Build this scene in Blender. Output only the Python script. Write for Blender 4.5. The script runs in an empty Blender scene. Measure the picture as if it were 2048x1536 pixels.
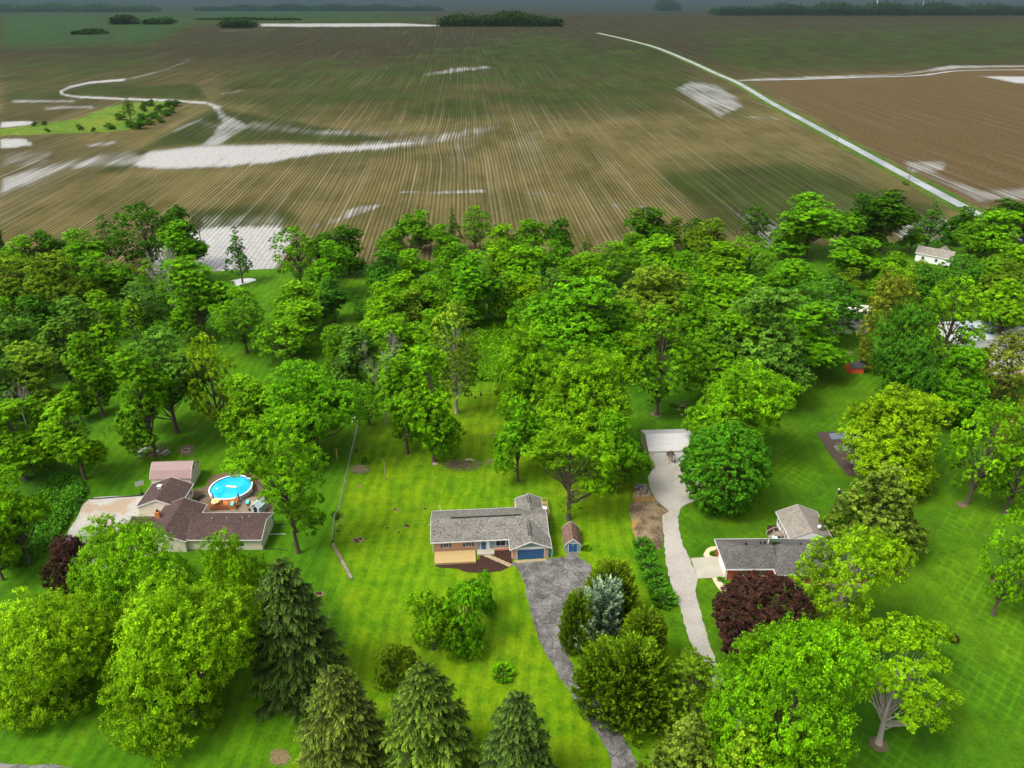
import bpy, math, random
import numpy as np
from mathutils import Vector, Matrix
scene = bpy.context.scene
R = math.radians
# ---------------------------------------------------------------- camera
F, PITCH, CH = 1538.0, R(27.86), 92.4
cam = bpy.data.cameras.new("camera"); camo = bpy.data.objects.new("camera", cam)
scene.collection.objects.link(camo); scene.camera = camo
camo.location = (0, 0, CH); camo.rotation_euler = (math.pi/2-PITCH, 0, 0)
cam.sensor_width = 36; cam.lens = F/2048*36; cam.clip_start = 1; cam.clip_end = 60000
# ---------------------------------------------------------------- sky, sun, exposure
SUN_EL, SUN_AZ = 56, -118       # azimuth measured from +Y (view direction) clockwise; light comes from camera left
w = bpy.data.worlds.new("World"); scene.world = w; w.use_nodes = True
nt = w.node_tree; nt.nodes.clear()
sky = nt.nodes.new("ShaderNodeTexSky"); sky.sky_type = 'NISHITA'; sky.sun_disc = False
sky.sun_elevation = R(SUN_EL); sky.sun_rotation = R(SUN_AZ); sky.air_density = 1.0; sky.dust_density = 4.0; sky.ozone_density = 1.0
hs = nt.nodes.new("ShaderNodeHueSaturation"); hs.inputs['Saturation'].default_value = 0.25
bg = nt.nodes.new("ShaderNodeBackground"); bg.inputs[1].default_value = 0.15
out = nt.nodes.new("ShaderNodeOutputWorld")
nt.links.new(sky.outputs[0], hs.inputs['Color']); nt.links.new(hs.outputs[0], bg.inputs[0]); nt.links.new(bg.outputs[0], out.inputs[0])
sl = bpy.data.lights.new("sun", 'SUN'); sl.energy = 1.5; sl.angle = R(18); sl.color = (1.0, 0.96, 0.88)
so = bpy.data.objects.new("sun", sl); scene.collection.objects.link(so)
az = R(SUN_AZ); el = R(SUN_EL)
sd = Vector((math.sin(az)*math.cos(el), math.cos(az)*math.cos(el), math.sin(el)))
so.rotation_euler = sd.to_track_quat('Z', 'Y').to_euler(); so.location = sd*300
vs = scene.view_settings; vs.view_transform = 'Standard'; vs.look = 'None'; vs.gamma = 1; vs.exposure = 1.0; vs.use_curve_mapping = False
scene.render.engine = 'CYCLES'
cy = scene.cycles
cy.max_bounces = 4; cy.diffuse_bounces = 3; cy.glossy_bounces = 2; cy.transmission_bounces = 2; cy.volume_bounces = 0
cy.transparent_max_bounces = 4; cy.use_denoising = True; cy.caustics_reflective = False; cy.caustics_refractive = False
cy.use_adaptive_sampling = True; cy.adaptive_threshold = 0.02
ORD = 'leftmost second third fourth fifth sixth seventh eighth ninth tenth eleventh twelfth thirteenth fourteenth fifteenth sixteenth seventeenth eighteenth nineteenth twentieth'.split()
def nth(i): return ORD[i] if i == 0 else ORD[i]+' from the left'
# ---------------------------------------------------------------- helpers
cp, sp = math.cos(PITCH), math.sin(PITCH)
def px(x, y, z=0.0):
    """ground point (at height z) seen at photo position x, y (2048 wide)"""
    u = (x-1024)/F; v = (y-768)/F
    dy = cp-v*sp; dz = -sp-v*cp; t = (z-CH)/dz
    return Vector((u*t, dy*t, z))
def proj(X, Y, Z):
    zc = Y*cp-(Z-CH)*sp; yc = -(Y*sp+(Z-CH)*cp)
    return 1024+F*X/zc, 768+F*yc/zc
def tanth(y):
    v = (y-768)/F
    return (sp+v*cp)/(cp-v*sp)
def tag(o, label=None, cat=None, group=None, kind=None):
    if label: o['label'] = label
    if cat: o['category'] = cat
    if group: o['group'] = group
    if kind: o['kind'] = kind
    return o
def link(o, parent=None):
    scene.collection.objects.link(o)
    if parent is not None: o.parent = parent
    return o
def thing(name, label, cat, loc=(0, 0, 0), rz=0, group=None, parent=None):
    o = bpy.data.objects.new(name, None); o.empty_display_size = .5
    o.location = loc; o.rotation_euler = (0, 0, rz); link(o, parent)
    return tag(o, label, cat, group)
class MB:
    def __init__(s): s.v = []; s.f = []
    def add(s, vs_, fs):
        n = len(s.v); s.v += [tuple(p) for p in vs_]; s.f += [tuple(n+i for i in f) for f in fs]; return s
    def box(s, c, d, rz=0, rx=0, ry=0):
        M = Matrix.Translation(c) @ Matrix.Rotation(rz, 4, 'Z') @ Matrix.Rotation(ry, 4, 'Y') @ Matrix.Rotation(rx, 4, 'X')
        x, y, z = d[0]/2, d[1]/2, d[2]/2
        p = [M @ Vector(q) for q in ((-x,-y,-z),(x,-y,-z),(x,y,-z),(-x,y,-z),(-x,-y,z),(x,-y,z),(x,y,z),(-x,y,z))]
        return s.add(p, [(0,3,2,1),(4,5,6,7),(0,1,5,4),(1,2,6,5),(2,3,7,6),(3,0,4,7)])
    def bb(s, x0, x1, y0, y1, z0, z1): return s.box(((x0+x1)/2,(y0+y1)/2,(z0+z1)/2), (x1-x0,y1-y0,z1-z0))
    def slab(s, pts, th, up=None):
        pts = [Vector(p) for p in pts]; n = len(pts)
        off = Vector((0,0,-th)) if up is None else Vector(up)
        return s.add(pts+[p+off for p in pts], [tuple(range(n)), tuple(reversed(range(n, 2*n)))]+[(i, i+n, (i+1)%n+n, (i+1)%n) for i in range(n)])
    def tube(s, pts, rad, n=6, cap=True):
        pts = [Vector(p) for p in pts]
        if not hasattr(rad, '__len__'): rad = [rad]*len(pts)
        vs_ = []; prev = None
        for i, p in enumerate(pts):
            d = (pts[min(i+1, len(pts)-1)]-pts[max(i-1, 0)])
            d = d.normalized() if d.length > 1e-9 else Vector((0,0,1))
            a = Vector((1,0,0)) if abs(d.x) < .8 else Vector((0,1,0))
            if prev is not None: a = prev
            b = d.cross(a).normalized(); a = b.cross(d).normalized(); prev = a
            for k in range(n):
                t = 2*math.pi*k/n
                vs_.append(p+a*math.cos(t)*rad[i]+b*math.sin(t)*rad[i])
        fs = [(i*n+k, i*n+(k+1)%n, (i+1)*n+(k+1)%n, (i+1)*n+k) for i in range(len(pts)-1) for k in range(n)]
        if cap: fs += [tuple(reversed(range(n))), tuple(range((len(pts)-1)*n, len(pts)*n))]
        return s.add(vs_, fs)
    def lathe(s, prof, c=(0,0,0), n=16):
        c = Vector(c); vs_ = []
        for r, z in prof:
            for k in range(n):
                t = 2*math.pi*k/n; vs_.append(c+Vector((r*math.cos(t), r*math.sin(t), z)))
        fs = [(i*n+k, i*n+(k+1)%n, (i+1)*n+(k+1)%n, (i+1)*n+k) for i in range(len(prof)-1) for k in range(n)]
        fs += [tuple(reversed(range(n))), tuple(range((len(prof)-1)*n, len(prof)*n))]
        return s.add(vs_, fs)
    def blob(s, c, r, rnd, n=7, m=5, j=.25):
        c = Vector(c); vs_ = [c+Vector((0,0,r[2]))]
        for i in range(1, m):
            ph = math.pi*i/m
            for k in range(n):
                t = 2*math.pi*k/n; q = 1+rnd.uniform(-j, j)
                vs_.append(c+Vector((r[0]*q*math.sin(ph)*math.cos(t), r[1]*q*math.sin(ph)*math.sin(t), r[2]*q*math.cos(ph))))
        vs_.append(c-Vector((0,0,r[2])))
        fs = [(0, 1+k, 1+(k+1)%n) for k in range(n)]
        for i in range(m-2):
            fs += [(1+i*n+k, 1+(i+1)*n+k, 1+(i+1)*n+(k+1)%n, 1+i*n+(k+1)%n) for k in range(n)]
        L = len(vs_)-1; b = 1+(m-2)*n
        fs += [(L, b+(k+1)%n, b+k) for k in range(n)]
        return s.add(vs_, fs)
    def mesh(s, name, mat):
        me = bpy.data.meshes.new(name); me.from_pydata(s.v, [], s.f); me.update()
        if mat: me.materials.append(mat)
        return me
    def build(s, name, mat, parent=None, loc=None, smooth=False):
        me = s.mesh(name, mat); o = bpy.data.objects.new(name, me)
        if smooth: me.polygons.foreach_set('use_smooth', [True]*len(me.polygons))
        if loc is not None: o.location = loc
        return link(o, parent)
def npmesh(name, V, Fq, mat, attrs=None, smooth=False):
    """V (n,3), Fq (m,4) quads"""
    me = bpy.data.meshes.new(name); n = len(V); m = len(Fq); k = Fq.shape[1]
    me.vertices.add(n); me.vertices.foreach_set('co', np.ascontiguousarray(V, dtype=np.float32).ravel())
    me.loops.add(m*k); me.loops.foreach_set('vertex_index', np.ascontiguousarray(Fq, dtype=np.int32).ravel())
    me.polygons.add(m); me.polygons.foreach_set('loop_start', np.arange(0, m*k, k, dtype=np.int32))
    me.polygons.foreach_set('loop_total', np.full(m, k, dtype=np.int32))
    if smooth: me.polygons.foreach_set('use_smooth', np.ones(m, dtype=bool))
    me.update(calc_edges=True)
    for an, av in (attrs or {}).items():
        a = me.attributes.new(an, 'FLOAT', 'POINT'); a.data.foreach_set('value', np.ascontiguousarray(av, dtype=np.float32))
    if mat: me.materials.append(mat)
    return me
# ---------------------------------------------------------------- materials
class G:
    """small node graph builder"""
    def __init__(s, name):
        s.m = bpy.data.materials.new(name); s.m.use_nodes = True; s.t = s.m.node_tree; s.t.nodes.clear()
        s.out = s.t.nodes.new('ShaderNodeOutputMaterial')
    def n(s, typ, **kw):
        nd = s.t.nodes.new(typ)
        for k, v in kw.items(): setattr(nd, k, v)
        return nd
    def set(s, sock, v):
        if v is None: return
        if isinstance(v, bpy.types.NodeSocket): s.t.links.new(v, sock)
        elif isinstance(v, (tuple, list)) and len(v) == 3 and sock.type == 'RGBA': sock.default_value = (*v, 1)
        else: sock.default_value = v
    def math(s, op, a, b=None, c=None, clamp=False):
        nd = s.n('ShaderNodeMath', operation=op, use_clamp=clamp); s.set(nd.inputs[0], a)
        if b is not None: s.set(nd.inputs[1], b)
        if c is not None: s.set(nd.inputs[2], c)
        return nd.outputs[0]
    def mix(s, f, a, b, blend='MIX'):
        nd = s.n('ShaderNodeMix', data_type='RGBA', blend_type=blend)
        s.set(nd.inputs[0], f); s.set(nd.inputs[6], a); s.set(nd.inputs[7], b); return nd.outputs[2]
    def pos(s): return s.n('ShaderNodeNewGeometry').outputs['Position']
    def obj(s): return s.n('ShaderNodeTexCoord').outputs['Object']
    def map(s, v, sc=(1,1,1), rot=(0,0,0), loc=(0,0,0)):
        nd = s.n('ShaderNodeMapping'); s.set(nd.inputs[0], v); nd.inputs['Scale'].default_value = sc
        nd.inputs['Rotation'].default_value = rot; nd.inputs['Location'].default_value = loc; return nd.outputs[0]
    def noise(s, v, sc, det=2, rough=.5, dist=0, col=False):
        nd = s.n('ShaderNodeTexNoise'); s.set(nd.inputs['Vector'], v); nd.inputs['Scale'].default_value = sc
        nd.inputs['Detail'].default_value = det; nd.inputs['Roughness'].default_value = rough; nd.inputs['Distortion'].default_value = dist
        return nd.outputs[1 if col else 0]
    def voro(s, v, sc, feat='F1', out='Distance'):
        nd = s.n('ShaderNodeTexVoronoi', feature=feat); s.set(nd.inputs['Vector'], v); nd.inputs['Scale'].default_value = sc
        return nd.outputs[out]
    def ramp(s, f, lo, hi, a=0., b=1.):
        nd = s.n('ShaderNodeMapRange', interpolation_type='SMOOTHSTEP'); s.set(nd.inputs[0], f)
        nd.inputs[1].default_value = lo; nd.inputs[2].default_value = hi; nd.inputs[3].default_value = a; nd.inputs[4].default_value = b
        return nd.outputs[0]
    def attr(s, name): return s.n('ShaderNodeAttribute', attribute_name=name).outputs['Fac']
    def xyz(s, v):
        nd = s.n('ShaderNodeSeparateXYZ'); s.set(nd.inputs[0], v); return nd.outputs
    def bump(s, h, strength=.3, dist=.05):
        nd = s.n('ShaderNodeBump'); nd.inputs['Strength'].default_value = strength; nd.inputs['Distance'].default_value = dist
        s.set(nd.inputs['Height'], h); return nd.outputs[0]
    def bsdf(s, col, rough=.8, spec=.3, metal=0, normal=None, finish=True):
        b = s.n('ShaderNodeBsdfPrincipled'); s.set(b.inputs['Base Color'], col); s.set(b.inputs['Roughness'], rough)
        s.set(b.inputs['Specular IOR Level'], spec); s.set(b.inputs['Metallic'], metal)
        if normal is not None: s.set(b.inputs['Normal'], normal)
        if finish: s.t.links.new(b.outputs[0], s.out.inputs[0])
        return b
def plain(name, col, rough=.7, var=.18, sc=1.5, spec=.3, metal=0, stretch=(1,1,1), fine=12):
    g = G(name); o = g.obj(); a = g.noise(g.map(o, stretch), sc, 4, .6); b = g.noise(g.map(o, stretch), fine, 2)
    k = g.math('ADD', g.math('MULTIPLY', g.math('SUBTRACT', a, .5), var*2.4), g.math('MULTIPLY', g.math('SUBTRACT', b, .5), var))
    k = g.math('ADD', k, 1.0)
    c = g.n('ShaderNodeVectorMath', operation='SCALE'); c.inputs[0].default_value = col; g.set(c.inputs['Scale'], k)
    g.bsdf(c.outputs[0], rough, spec, metal, g.bump(b, .25, .02)); return g.m
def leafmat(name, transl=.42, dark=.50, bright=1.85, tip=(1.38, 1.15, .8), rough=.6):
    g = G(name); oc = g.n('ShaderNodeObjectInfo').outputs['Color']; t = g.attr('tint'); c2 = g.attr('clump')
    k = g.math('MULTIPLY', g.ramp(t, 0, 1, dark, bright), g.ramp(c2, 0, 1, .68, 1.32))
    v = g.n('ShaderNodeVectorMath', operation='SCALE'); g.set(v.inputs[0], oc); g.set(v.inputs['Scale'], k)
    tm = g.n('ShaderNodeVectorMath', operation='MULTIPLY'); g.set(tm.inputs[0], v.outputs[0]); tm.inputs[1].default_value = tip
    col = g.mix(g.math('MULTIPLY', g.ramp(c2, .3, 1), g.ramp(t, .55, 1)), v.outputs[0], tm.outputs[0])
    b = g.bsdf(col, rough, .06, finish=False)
    tr = g.n('ShaderNodeBsdfTranslucent'); g.set(tr.inputs[0], col)
    ms = g.n('ShaderNodeMixShader'); ms.inputs[0].default_value = transl
    g.t.links.new(b.outputs[0], ms.inputs[1]); g.t.links.new(tr.outputs[0], ms.inputs[2]); g.t.links.new(ms.outputs[0], g.out.inputs[0])
    return g.m
M = {}
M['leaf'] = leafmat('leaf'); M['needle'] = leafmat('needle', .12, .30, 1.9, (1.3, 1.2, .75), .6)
M['bark'] = plain('bark', (.085, .065, .048), .95, .35, 1.0, .1, stretch=(6,6,1))
M['palebark'] = plain('pale_bark', (.30, .27, .22), .95, .35, 1.2, .1, stretch=(4,4,.7))
M['white'] = plain('white_paint', (.66, .65, .62), .6, .05)
M['cream'] = plain('cream_siding', (.60, .55, .42), .65, .08)
M['grayblue'] = plain('sage_siding', (.20, .29, .26), .7, .08, stretch=(1,1,12))
M['navy'] = plain('navy_paint', (.028, .088, .215), .45, .12)
M['black'] = plain('black_paint', (.012, .012, .013), .5, .2)
M['glass'] = plain('window_glass', (.03, .04, .045), .08, .1, spec=.6)
M['skyglass'] = plain('greenhouse_glass', (.30, .40, .40), .12, .2, spec=.7)
M['concrete'] = plain('concrete', (.34, .315, .25), .85, .2, .5, fine=5)
M['stone'] = plain('stepping_stone', (.32, .245, .14), .9, .22, 2)
M['deckwood'] = plain('new_deck_wood', (.38, .27, .115), .75, .2, .6, stretch=(7,.4,1), fine=4)
M['oldwood'] = plain('weathered_wood', (.22, .17, .12), .85, .25, 1, stretch=(.5,6,1), fine=5)
M['redwood'] = plain('red_cedar_boards', (.50, .17, .05), .6, .22, 1.2, stretch=(.6,7,1))
M['log'] = plain('dead_wood', (.25, .19, .13), .95, .35, 3)
M['metal'] = plain('galvanised_metal', (.38, .40, .41), .4, .1, metal=.6)
M['teal'] = plain('teal_plastic', (.02, .28, .20), .4, .08)
M['turq'] = plain('turquoise_fabric', (.12, .55, .52), .7, .06)
M['redpl'] = plain('red_plastic', (.55, .03, .03), .5, .06)
M['dish'] = plain('off_white_plastic', (.60, .62, .64), .35, .03)
M['mulch'] = plain('dark_mulch', (.035, .014, .008), .95, .6, 2.0, fine=9)
M['soil'] = plain('bare_soil', (.12, .085, .05), .95, .4, 1.5, fine=9)
M['tarp'] = plain('grey_tarp', (.12, .14, .165), .55, .2, 1.2)
M['redbarn'] = plain('red_barn_boards', (.62, .085, .02), .65, .12, 1, stretch=(10,10,.4))
M['rock'] = plain('rubble_stone', (.28, .24, .19), .9, .4, 2)
M['carpaint'] = plain('dark_plastic', (.02, .02, .025), .4, .2)
def roofmat(name, col, col2, sc=3.2, rough=.9):
    g = G(name); o = g.obj(); x, y, z = g.xyz(o)
    r = g.noise(g.map(o, (1,1,2.2)), sc, 3, .75); r2 = g.noise(o, .35, 3); r3 = g.voro(g.map(o, (1,1,2.5)), 2.6, out='Color')
    f = g.math('ADD', g.ramp(r, .36, .64), g.math('MULTIPLY', g.math('SUBTRACT', r2, .5), .9), clamp=True)
    c = g.mix(f, col, col2); cc = g.mix(.35, c, g.mix(g.xyz(r3)[0], col, col2))
    course = g.math('LESS_THAN', g.math('FRACT', g.math('MULTIPLY', z, 11)), .14)
    cc = g.mix(g.math('MULTIPLY', course, .35), cc, (.02, .02, .02))
    g.bsdf(cc, rough, .25, 0, g.bump(r, .5, .03)); return g.m
M['shingle_grey'] = roofmat('grey_shingles', (.065, .060, .050), (.235, .220, .190))
M['shingle_brown'] = roofmat('brown_shingles', (.035, .022, .020), (.10, .062, .052), 2.6)
M['shingle_dark'] = roofmat('charcoal_shingles', (.040, .038, .036), (.135, .125, .110), 3)
M['shingle_tan'] = roofmat('tan_shingles', (.14, .118, .095), (.28, .25, .21), 3)
M['shingle_rust'] = roofmat('rust_shingles', (.08, .045, .035), (.20, .12, .085), 2)
M['shingle_black'] = roofmat('black_shingles', (.02, .022, .022), (.07, .075, .075), 3)
def brickmat(name, c1, c2, mort):
    g = G(name); o = g.obj(); x, y, z = g.xyz(o)
    cmb = g.n('ShaderNodeCombineXYZ'); g.set(cmb.inputs[0], g.math('ADD', x, y)); g.set(cmb.inputs[1], z)
    b = g.n('ShaderNodeTexBrick'); g.set(b.inputs['Vector'], cmb.outputs[0]); b.inputs['Scale'].default_value = 1
    b.inputs['Brick Width'].default_value = .22; b.inputs['Row Height'].default_value = .075; b.inputs['Mortar Size'].default_value = .008
    g.set(b.inputs['Color1'], c1); g.set(b.inputs['Color2'], c2); g.set(b.inputs['Mortar'], mort)
    n = g.noise(o, 1.1, 4, .7)
    g.bsdf(g.mix(g.ramp(n, .35, .7, 0, .55), b.outputs[0], c2), .9, .2, 0, g.bump(b.outputs['Fac'], .3, .01)); return g.m
M['brick'] = brickmat('pink_brick', (.42, .15, .075), (.58, .30, .19), (.5, .42, .36))
M['redbrick'] = brickmat('red_brick', (.33, .045, .02), (.42, .08, .035), (.30, .12, .08))
def ribmat(name, col, per=.23, axis=0, streak=None, rough=.45, metal=.0):
    g = G(name); o = g.obj(); q = g.xyz(o)[axis]
    s_ = g.math('PINGPONG', q, per/2); f = g.ramp(s_, 0, per*.16)
    n = g.noise(g.map(o, (.4, 2, 1)), .8, 4, .7)
    c = g.mix(f, tuple(v*.62 for v in col), col); c = g.mix(g.ramp(n, .4, .75, 0, .5), c, streak or tuple(v*.7 for v in col))
    g.bsdf(c, rough, .4, metal, g.bump(f, .5, .03)); return g.m
M['ribbrown'] = ribmat('brown_ribbed_metal', (.24, .145, .13))
M['ribwhite'] = ribmat('pale_ribbed_metal', (.46, .445, .43), .35, streak=(.28, .29, .29))
M['ribtan'] = ribmat('tan_ribbed_metal', (.52, .40, .28), .35, 1)
# ---------------------------------------------------------------- ground, fields, lawn
def nproj(X, Y):
    zc = Y*cp+CH*sp; yc = -(Y*sp-CH*cp)
    return 1024+F*X/zc, 768+F*yc/zc
def pdist(X, Y, poly, closed=True):
    """signed distance in photo pixels (positive inside) for arrays X, Y"""
    P = np.array(poly, float); n = len(P); best = np.full(X.shape, 1e9); ins = np.zeros(X.shape, bool)
    for i in range(n if closed else n-1):
        a = P[i]; b = P[(i+1) % n]; d = b-a; L = (d**2).sum()+1e-9
        t = np.clip(((X-a[0])*d[0]+(Y-a[1])*d[1])/L, 0, 1)
        best = np.minimum(best, np.hypot(X-a[0]-t*d[0], Y-a[1]-t*d[1]))
        if closed:
            c = (a[1] > Y) != (b[1] > Y)
            with np.errstate(divide='ignore', invalid='ignore'):
                xi = (b[0]-a[0])*(Y-a[1])/(b[1]-a[1]+1e-12)+a[0]
            ins ^= c & (X < xi)
    return np.where(ins, best, -best) if closed else -best
def soft(X, Y, poly, s, closed=True, w=0):
    m = pdist(X, Y, poly, closed)+w
    t = np.clip(m/s*.5+.5, 0, 1); return t*t*(3-2*t)
def gridmesh(name, GX, GY, z, mat, attrs):
    ny, nx = GX.shape; V = np.stack([GX.ravel(), GY.ravel(), np.broadcast_to(z, GX.shape).ravel()], 1)
    i = np.arange(nx*ny).reshape(ny, nx)
    Q = np.stack([i[:-1,:-1].ravel(), i[:-1,1:].ravel(), i[1:,1:].ravel(), i[1:,:-1].ravel()], 1)
    me = npmesh(name, V, Q, mat, {k: v.ravel() for k, v in attrs.items()})
    return link(bpy.data.objects.new(name, me))
ROW = -.0598
rowrot = math.atan(ROW)
# field material: furrows, weeds, damp soil, painted far-field gloom and standing muddy water
def fieldmat():
    g = G('ploughed_field'); p = g.pos(); wet = g.attr('wet'); grn = g.attr('weed'); tone = g.attr('tone'); bend = g.attr('bend')
    q = g.map(p, rot=(0, 0, -rowrot if False else rowrot)); x, y, z = g.xyz(q)
    # undo the rotation so that x runs across the rows
    n1 = g.noise(p, .012, 3); x = g.math('ADD', x, g.math('MULTIPLY', bend, 4.0))
    x = g.math('ADD', x, g.math('MULTIPLY', g.math('SUBTRACT', n1, .5), .5))
    rw = g.math('PINGPONG', x, .95); row = g.ramp(rw, .1, .75)
    cx1 = g.n('ShaderNodeCombineXYZ'); g.set(cx1.inputs[0], x); g.set(cx1.inputs[1], g.math('MULTIPLY', y, .005))
    streak = g.noise(cx1.outputs[0], .8, 3, .8)          # long irregular streaks along the rows
    cx2 = g.n('ShaderNodeCombineXYZ'); g.set(cx2.inputs[0], x); g.set(cx2.inputs[1], g.math('MULTIPLY', y, .05))
    st2 = g.noise(cx2.outputs[0], .28, 2, .6)
    big = g.noise(p, .011, 4, .6); mid = g.noise(g.map(p, (1, .45, 1)), .035, 4, .65); fine = g.noise(p, .5, 3, .7)
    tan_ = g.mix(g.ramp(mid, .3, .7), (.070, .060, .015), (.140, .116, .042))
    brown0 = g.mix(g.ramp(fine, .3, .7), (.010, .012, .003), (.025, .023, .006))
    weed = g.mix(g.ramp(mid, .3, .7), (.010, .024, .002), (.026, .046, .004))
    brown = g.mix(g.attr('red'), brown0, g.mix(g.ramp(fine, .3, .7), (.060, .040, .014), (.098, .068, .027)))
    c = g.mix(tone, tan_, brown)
    wf = g.math('ADD', grn, g.math('MULTIPLY', g.math('SUBTRACT', big, .5), 1.5)); wf = g.math('ADD', wf, g.math('MULTIPLY', g.math('SUBTRACT', mid, .5), .9))
    c = g.mix(g.ramp(wf, .18, .82, 0, .92), c, weed); c = g.mix(g.ramp(grn, .95, 1.15, 0, .8), c, g.mix(g.ramp(mid, .3, .7), (.006, .040, .010), (.020, .050, .012)))
    c = g.mix(g.math('MULTIPLY', g.ramp(streak, .50, .66), g.math('MULTIPLY', g.ramp(grn, 0, 1.2, .6, .25), g.ramp(tone, .2, 1., 1., .55))), c, g.mix(.5, c, (.34, .29, .20)))
    c = g.mix(g.math('MULTIPLY', row, g.ramp(tone, 0, 1, .62, .42)), c, g.mix(.8, c, (.014, .014, .004)))
    # standing water
    wn = g.math('ADD', g.math('MULTIPLY', g.math('SUBTRACT', streak, .5), 1.15), g.math('MULTIPLY', g.math('SUBTRACT', mid, .5), .55))
    wn = g.math('ADD', wn, g.math('MULTIPLY', g.math('SUBTRACT', st2, .5), .8)); wn = g.math('SUBTRACT', wn, g.math('MULTIPLY', row, .16))
    ww = g.ramp(g.math('ADD', wet, wn), .36, .78)
    ww = g.math('MULTIPLY', ww, g.ramp(wet, .02, .12)); ww = g.math('MULTIPLY', ww, g.math('SUBTRACT', 1.0, g.math('MULTIPLY', row, g.ramp(wet, .6, 1.0, .6, .3)))); ww = g.math('MULTIPLY', ww, g.ramp(g.noise(g.map(p, (1, .3, 1)), .12, 4, .75), .30, .42, .55, 1.))
    c = g.mix(g.ramp(g.math('ADD', wet, g.math('MULTIPLY', wn, .7)), .14, .55, 0, .38), c, (.17, .165, .145))  # pale sheen round the water, painted into the soil colour as flat grey
    damp = g.ramp(wet, .02, .5, 0, .3)
    c = g.mix(damp, c, g.mix(.55, c, (.018, .020, .006)))
    a = g.bsdf(c, .95, .04, 0, finish=False)
    mud = g.mix(g.ramp(fine, .25, .8), (.24, .23, .20), (.37, .355, .325))
    b = g.bsdf(mud, .22, .6, 0, finish=False)
    ms = g.n('ShaderNodeMixShader'); g.set(ms.inputs[0], ww)
    g.t.links.new(a.outputs[0], ms.inputs[1]); g.t.links.new(b.outputs[0], ms.inputs[2]); g.t.links.new(ms.outputs[0], g.out.inputs[0])
    return g.m
M['field'] = fieldmat()
EDGE0, EDGE1 = px(457, 544), px(1545, 497)
def edgeY(X): return EDGE0.y+(X-EDGE0.x)*(EDGE1.y-EDGE0.y)/(EDGE1.x-EDGE0.x)
nr, ncol = 300, 340
k = np.linspace(0, 1, nr)[:, None]; tx = np.linspace(-.95, .95, ncol)[None, :]
Y0 = 269.0
GY = Y0*(7000/Y0)**k*np.ones_like(tx); GX = GY*tx
e = edgeY(GX); wgt = np.clip(1-(GY-Y0)/400, 0, 1); GY = GY+(np.clip(e, 200, 380)-Y0)*wgt
PX, PY = nproj(GX, GY)
wet = np.zeros_like(GX)
WETS = [
 ([(262,327),(298,302),(400,291),(560,287),(700,290),(815,282),(840,288),(760,299),(640,309),(540,326),(430,336),(330,338),(275,335)], 8, .95),
 ([(700,286),(800,272),(900,262),(1000,246),(1012,258),(900,284),(800,300),(700,305)], 8, .50),
 ([(425,205),(445,213),(450,228),(480,240),(500,252),(465,272),(440,292),(395,296),(425,268),(440,244),(428,222)], 6, .66),
 ([(500,240),(640,258),(820,262),(815,274),(640,272),(500,262)], 9, .48),
 ([(0,352),(60,334),(120,323),(200,308),(262,300),(300,312),(265,335),(210,335),(140,338),(60,372),(0,395)], 12, .62),
 ([(0,243),(72,241),(60,250),(20,255),(0,256)], 3, 1.0),
 ([(0,277),(50,276),(70,290),(30,297),(0,297)], 4, .9),
 ([(20,199),(150,199),(150,205),(20,206)], 3, .62), ([(85,213),(190,209),(190,217),(90,221)], 3, .62),
 ([(170,288),(235,279),(232,290),(175,297)], 5, .6), ([(0,300),(110,296),(100,330),(0,340)], 12, .46),
 ([(335,264),(372,247),(400,236),(410,240),(372,256),(345,268)], 4, .55), ([(400,240),(560,250),(550,262),(400,258)], 7, .4),
 ([(860,383),(975,379),(976,385),(870,387),(795,387),(800,383)], 3, .95), ([(440,185),(490,178),(488,185),(440,192)], 4, .5),
 ([(690,421),(720,410),(768,407),(765,414),(715,432),(690,440)], 4, .66), ([(620,448),(700,428),(705,436),(630,458)], 5, .40),
 ([(300,500),(385,462),(430,452),(560,452),(590,470),(580,500),(545,546),(300,556)], 10, 1.0),
 ([(390,430),(560,425),(600,470),(400,470)], 16, .42),
 ([(845,148),(900,136),(978,130),(985,137),(900,147),(850,152)], 4, .60), ([(490,47),(800,46),(880,50),(880,53),(600,54),(495,53)], 2, .9),
 ([(1350,178),(1372,162),(1430,168),(1470,190),(1495,212),(1440,236),(1400,212)], 7, .62),
 ([(1490,231),(1560,235),(1560,239),(1490,236)], 3, .55), ([(1120,236),(1440,232),(1440,237),(1120,241)], 3, .34),
 ([(1800,322),(1890,320),(1900,330),(1880,345),(1820,345)], 6, .58), ([(1810,330),(1870,360),(1960,405),(2100,400),(2100,372),(1960,377),(1890,352),(1840,325)], 9, .58),
 ([(1958,152),(2100,153),(2100,172),(2030,166)], 2, 1.0), ([(1480,158),(1700,150),(1800,148),(1900,130),(2060,130),(2060,134),(1920,137),(1800,151),(1700,156),(1480,163)], 2, .7),
 ([(1200,404),(1300,410),(1300,420),(1200,414)], 6, .44), ([(1035,383),(1140,386),(1140,392),(1035,390)], 4, .46), ([(1300,395),(1380,400),(1370,408),(1300,405)], 6, .38),
 ([(1430,410),(1560,440),(1600,520),(1540,520),(1500,450)], 14, .50), ([(1790,440),(1960,430),(2000,480),(1800,500)], 14, .5),
 ([(1020,240),(1070,240),(1085,300),(1060,340),(1030,340)], 12, .30), ([(880,255),(960,250),(955,330),(900,335)], 14, .34),
 ([(440,60),(560,56),(560,60),(440,64)], 3, .4),
]
for poly, s_, st in WETS: wet = np.maximum(wet, st*soft(PX, PY, poly, s_))
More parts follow.
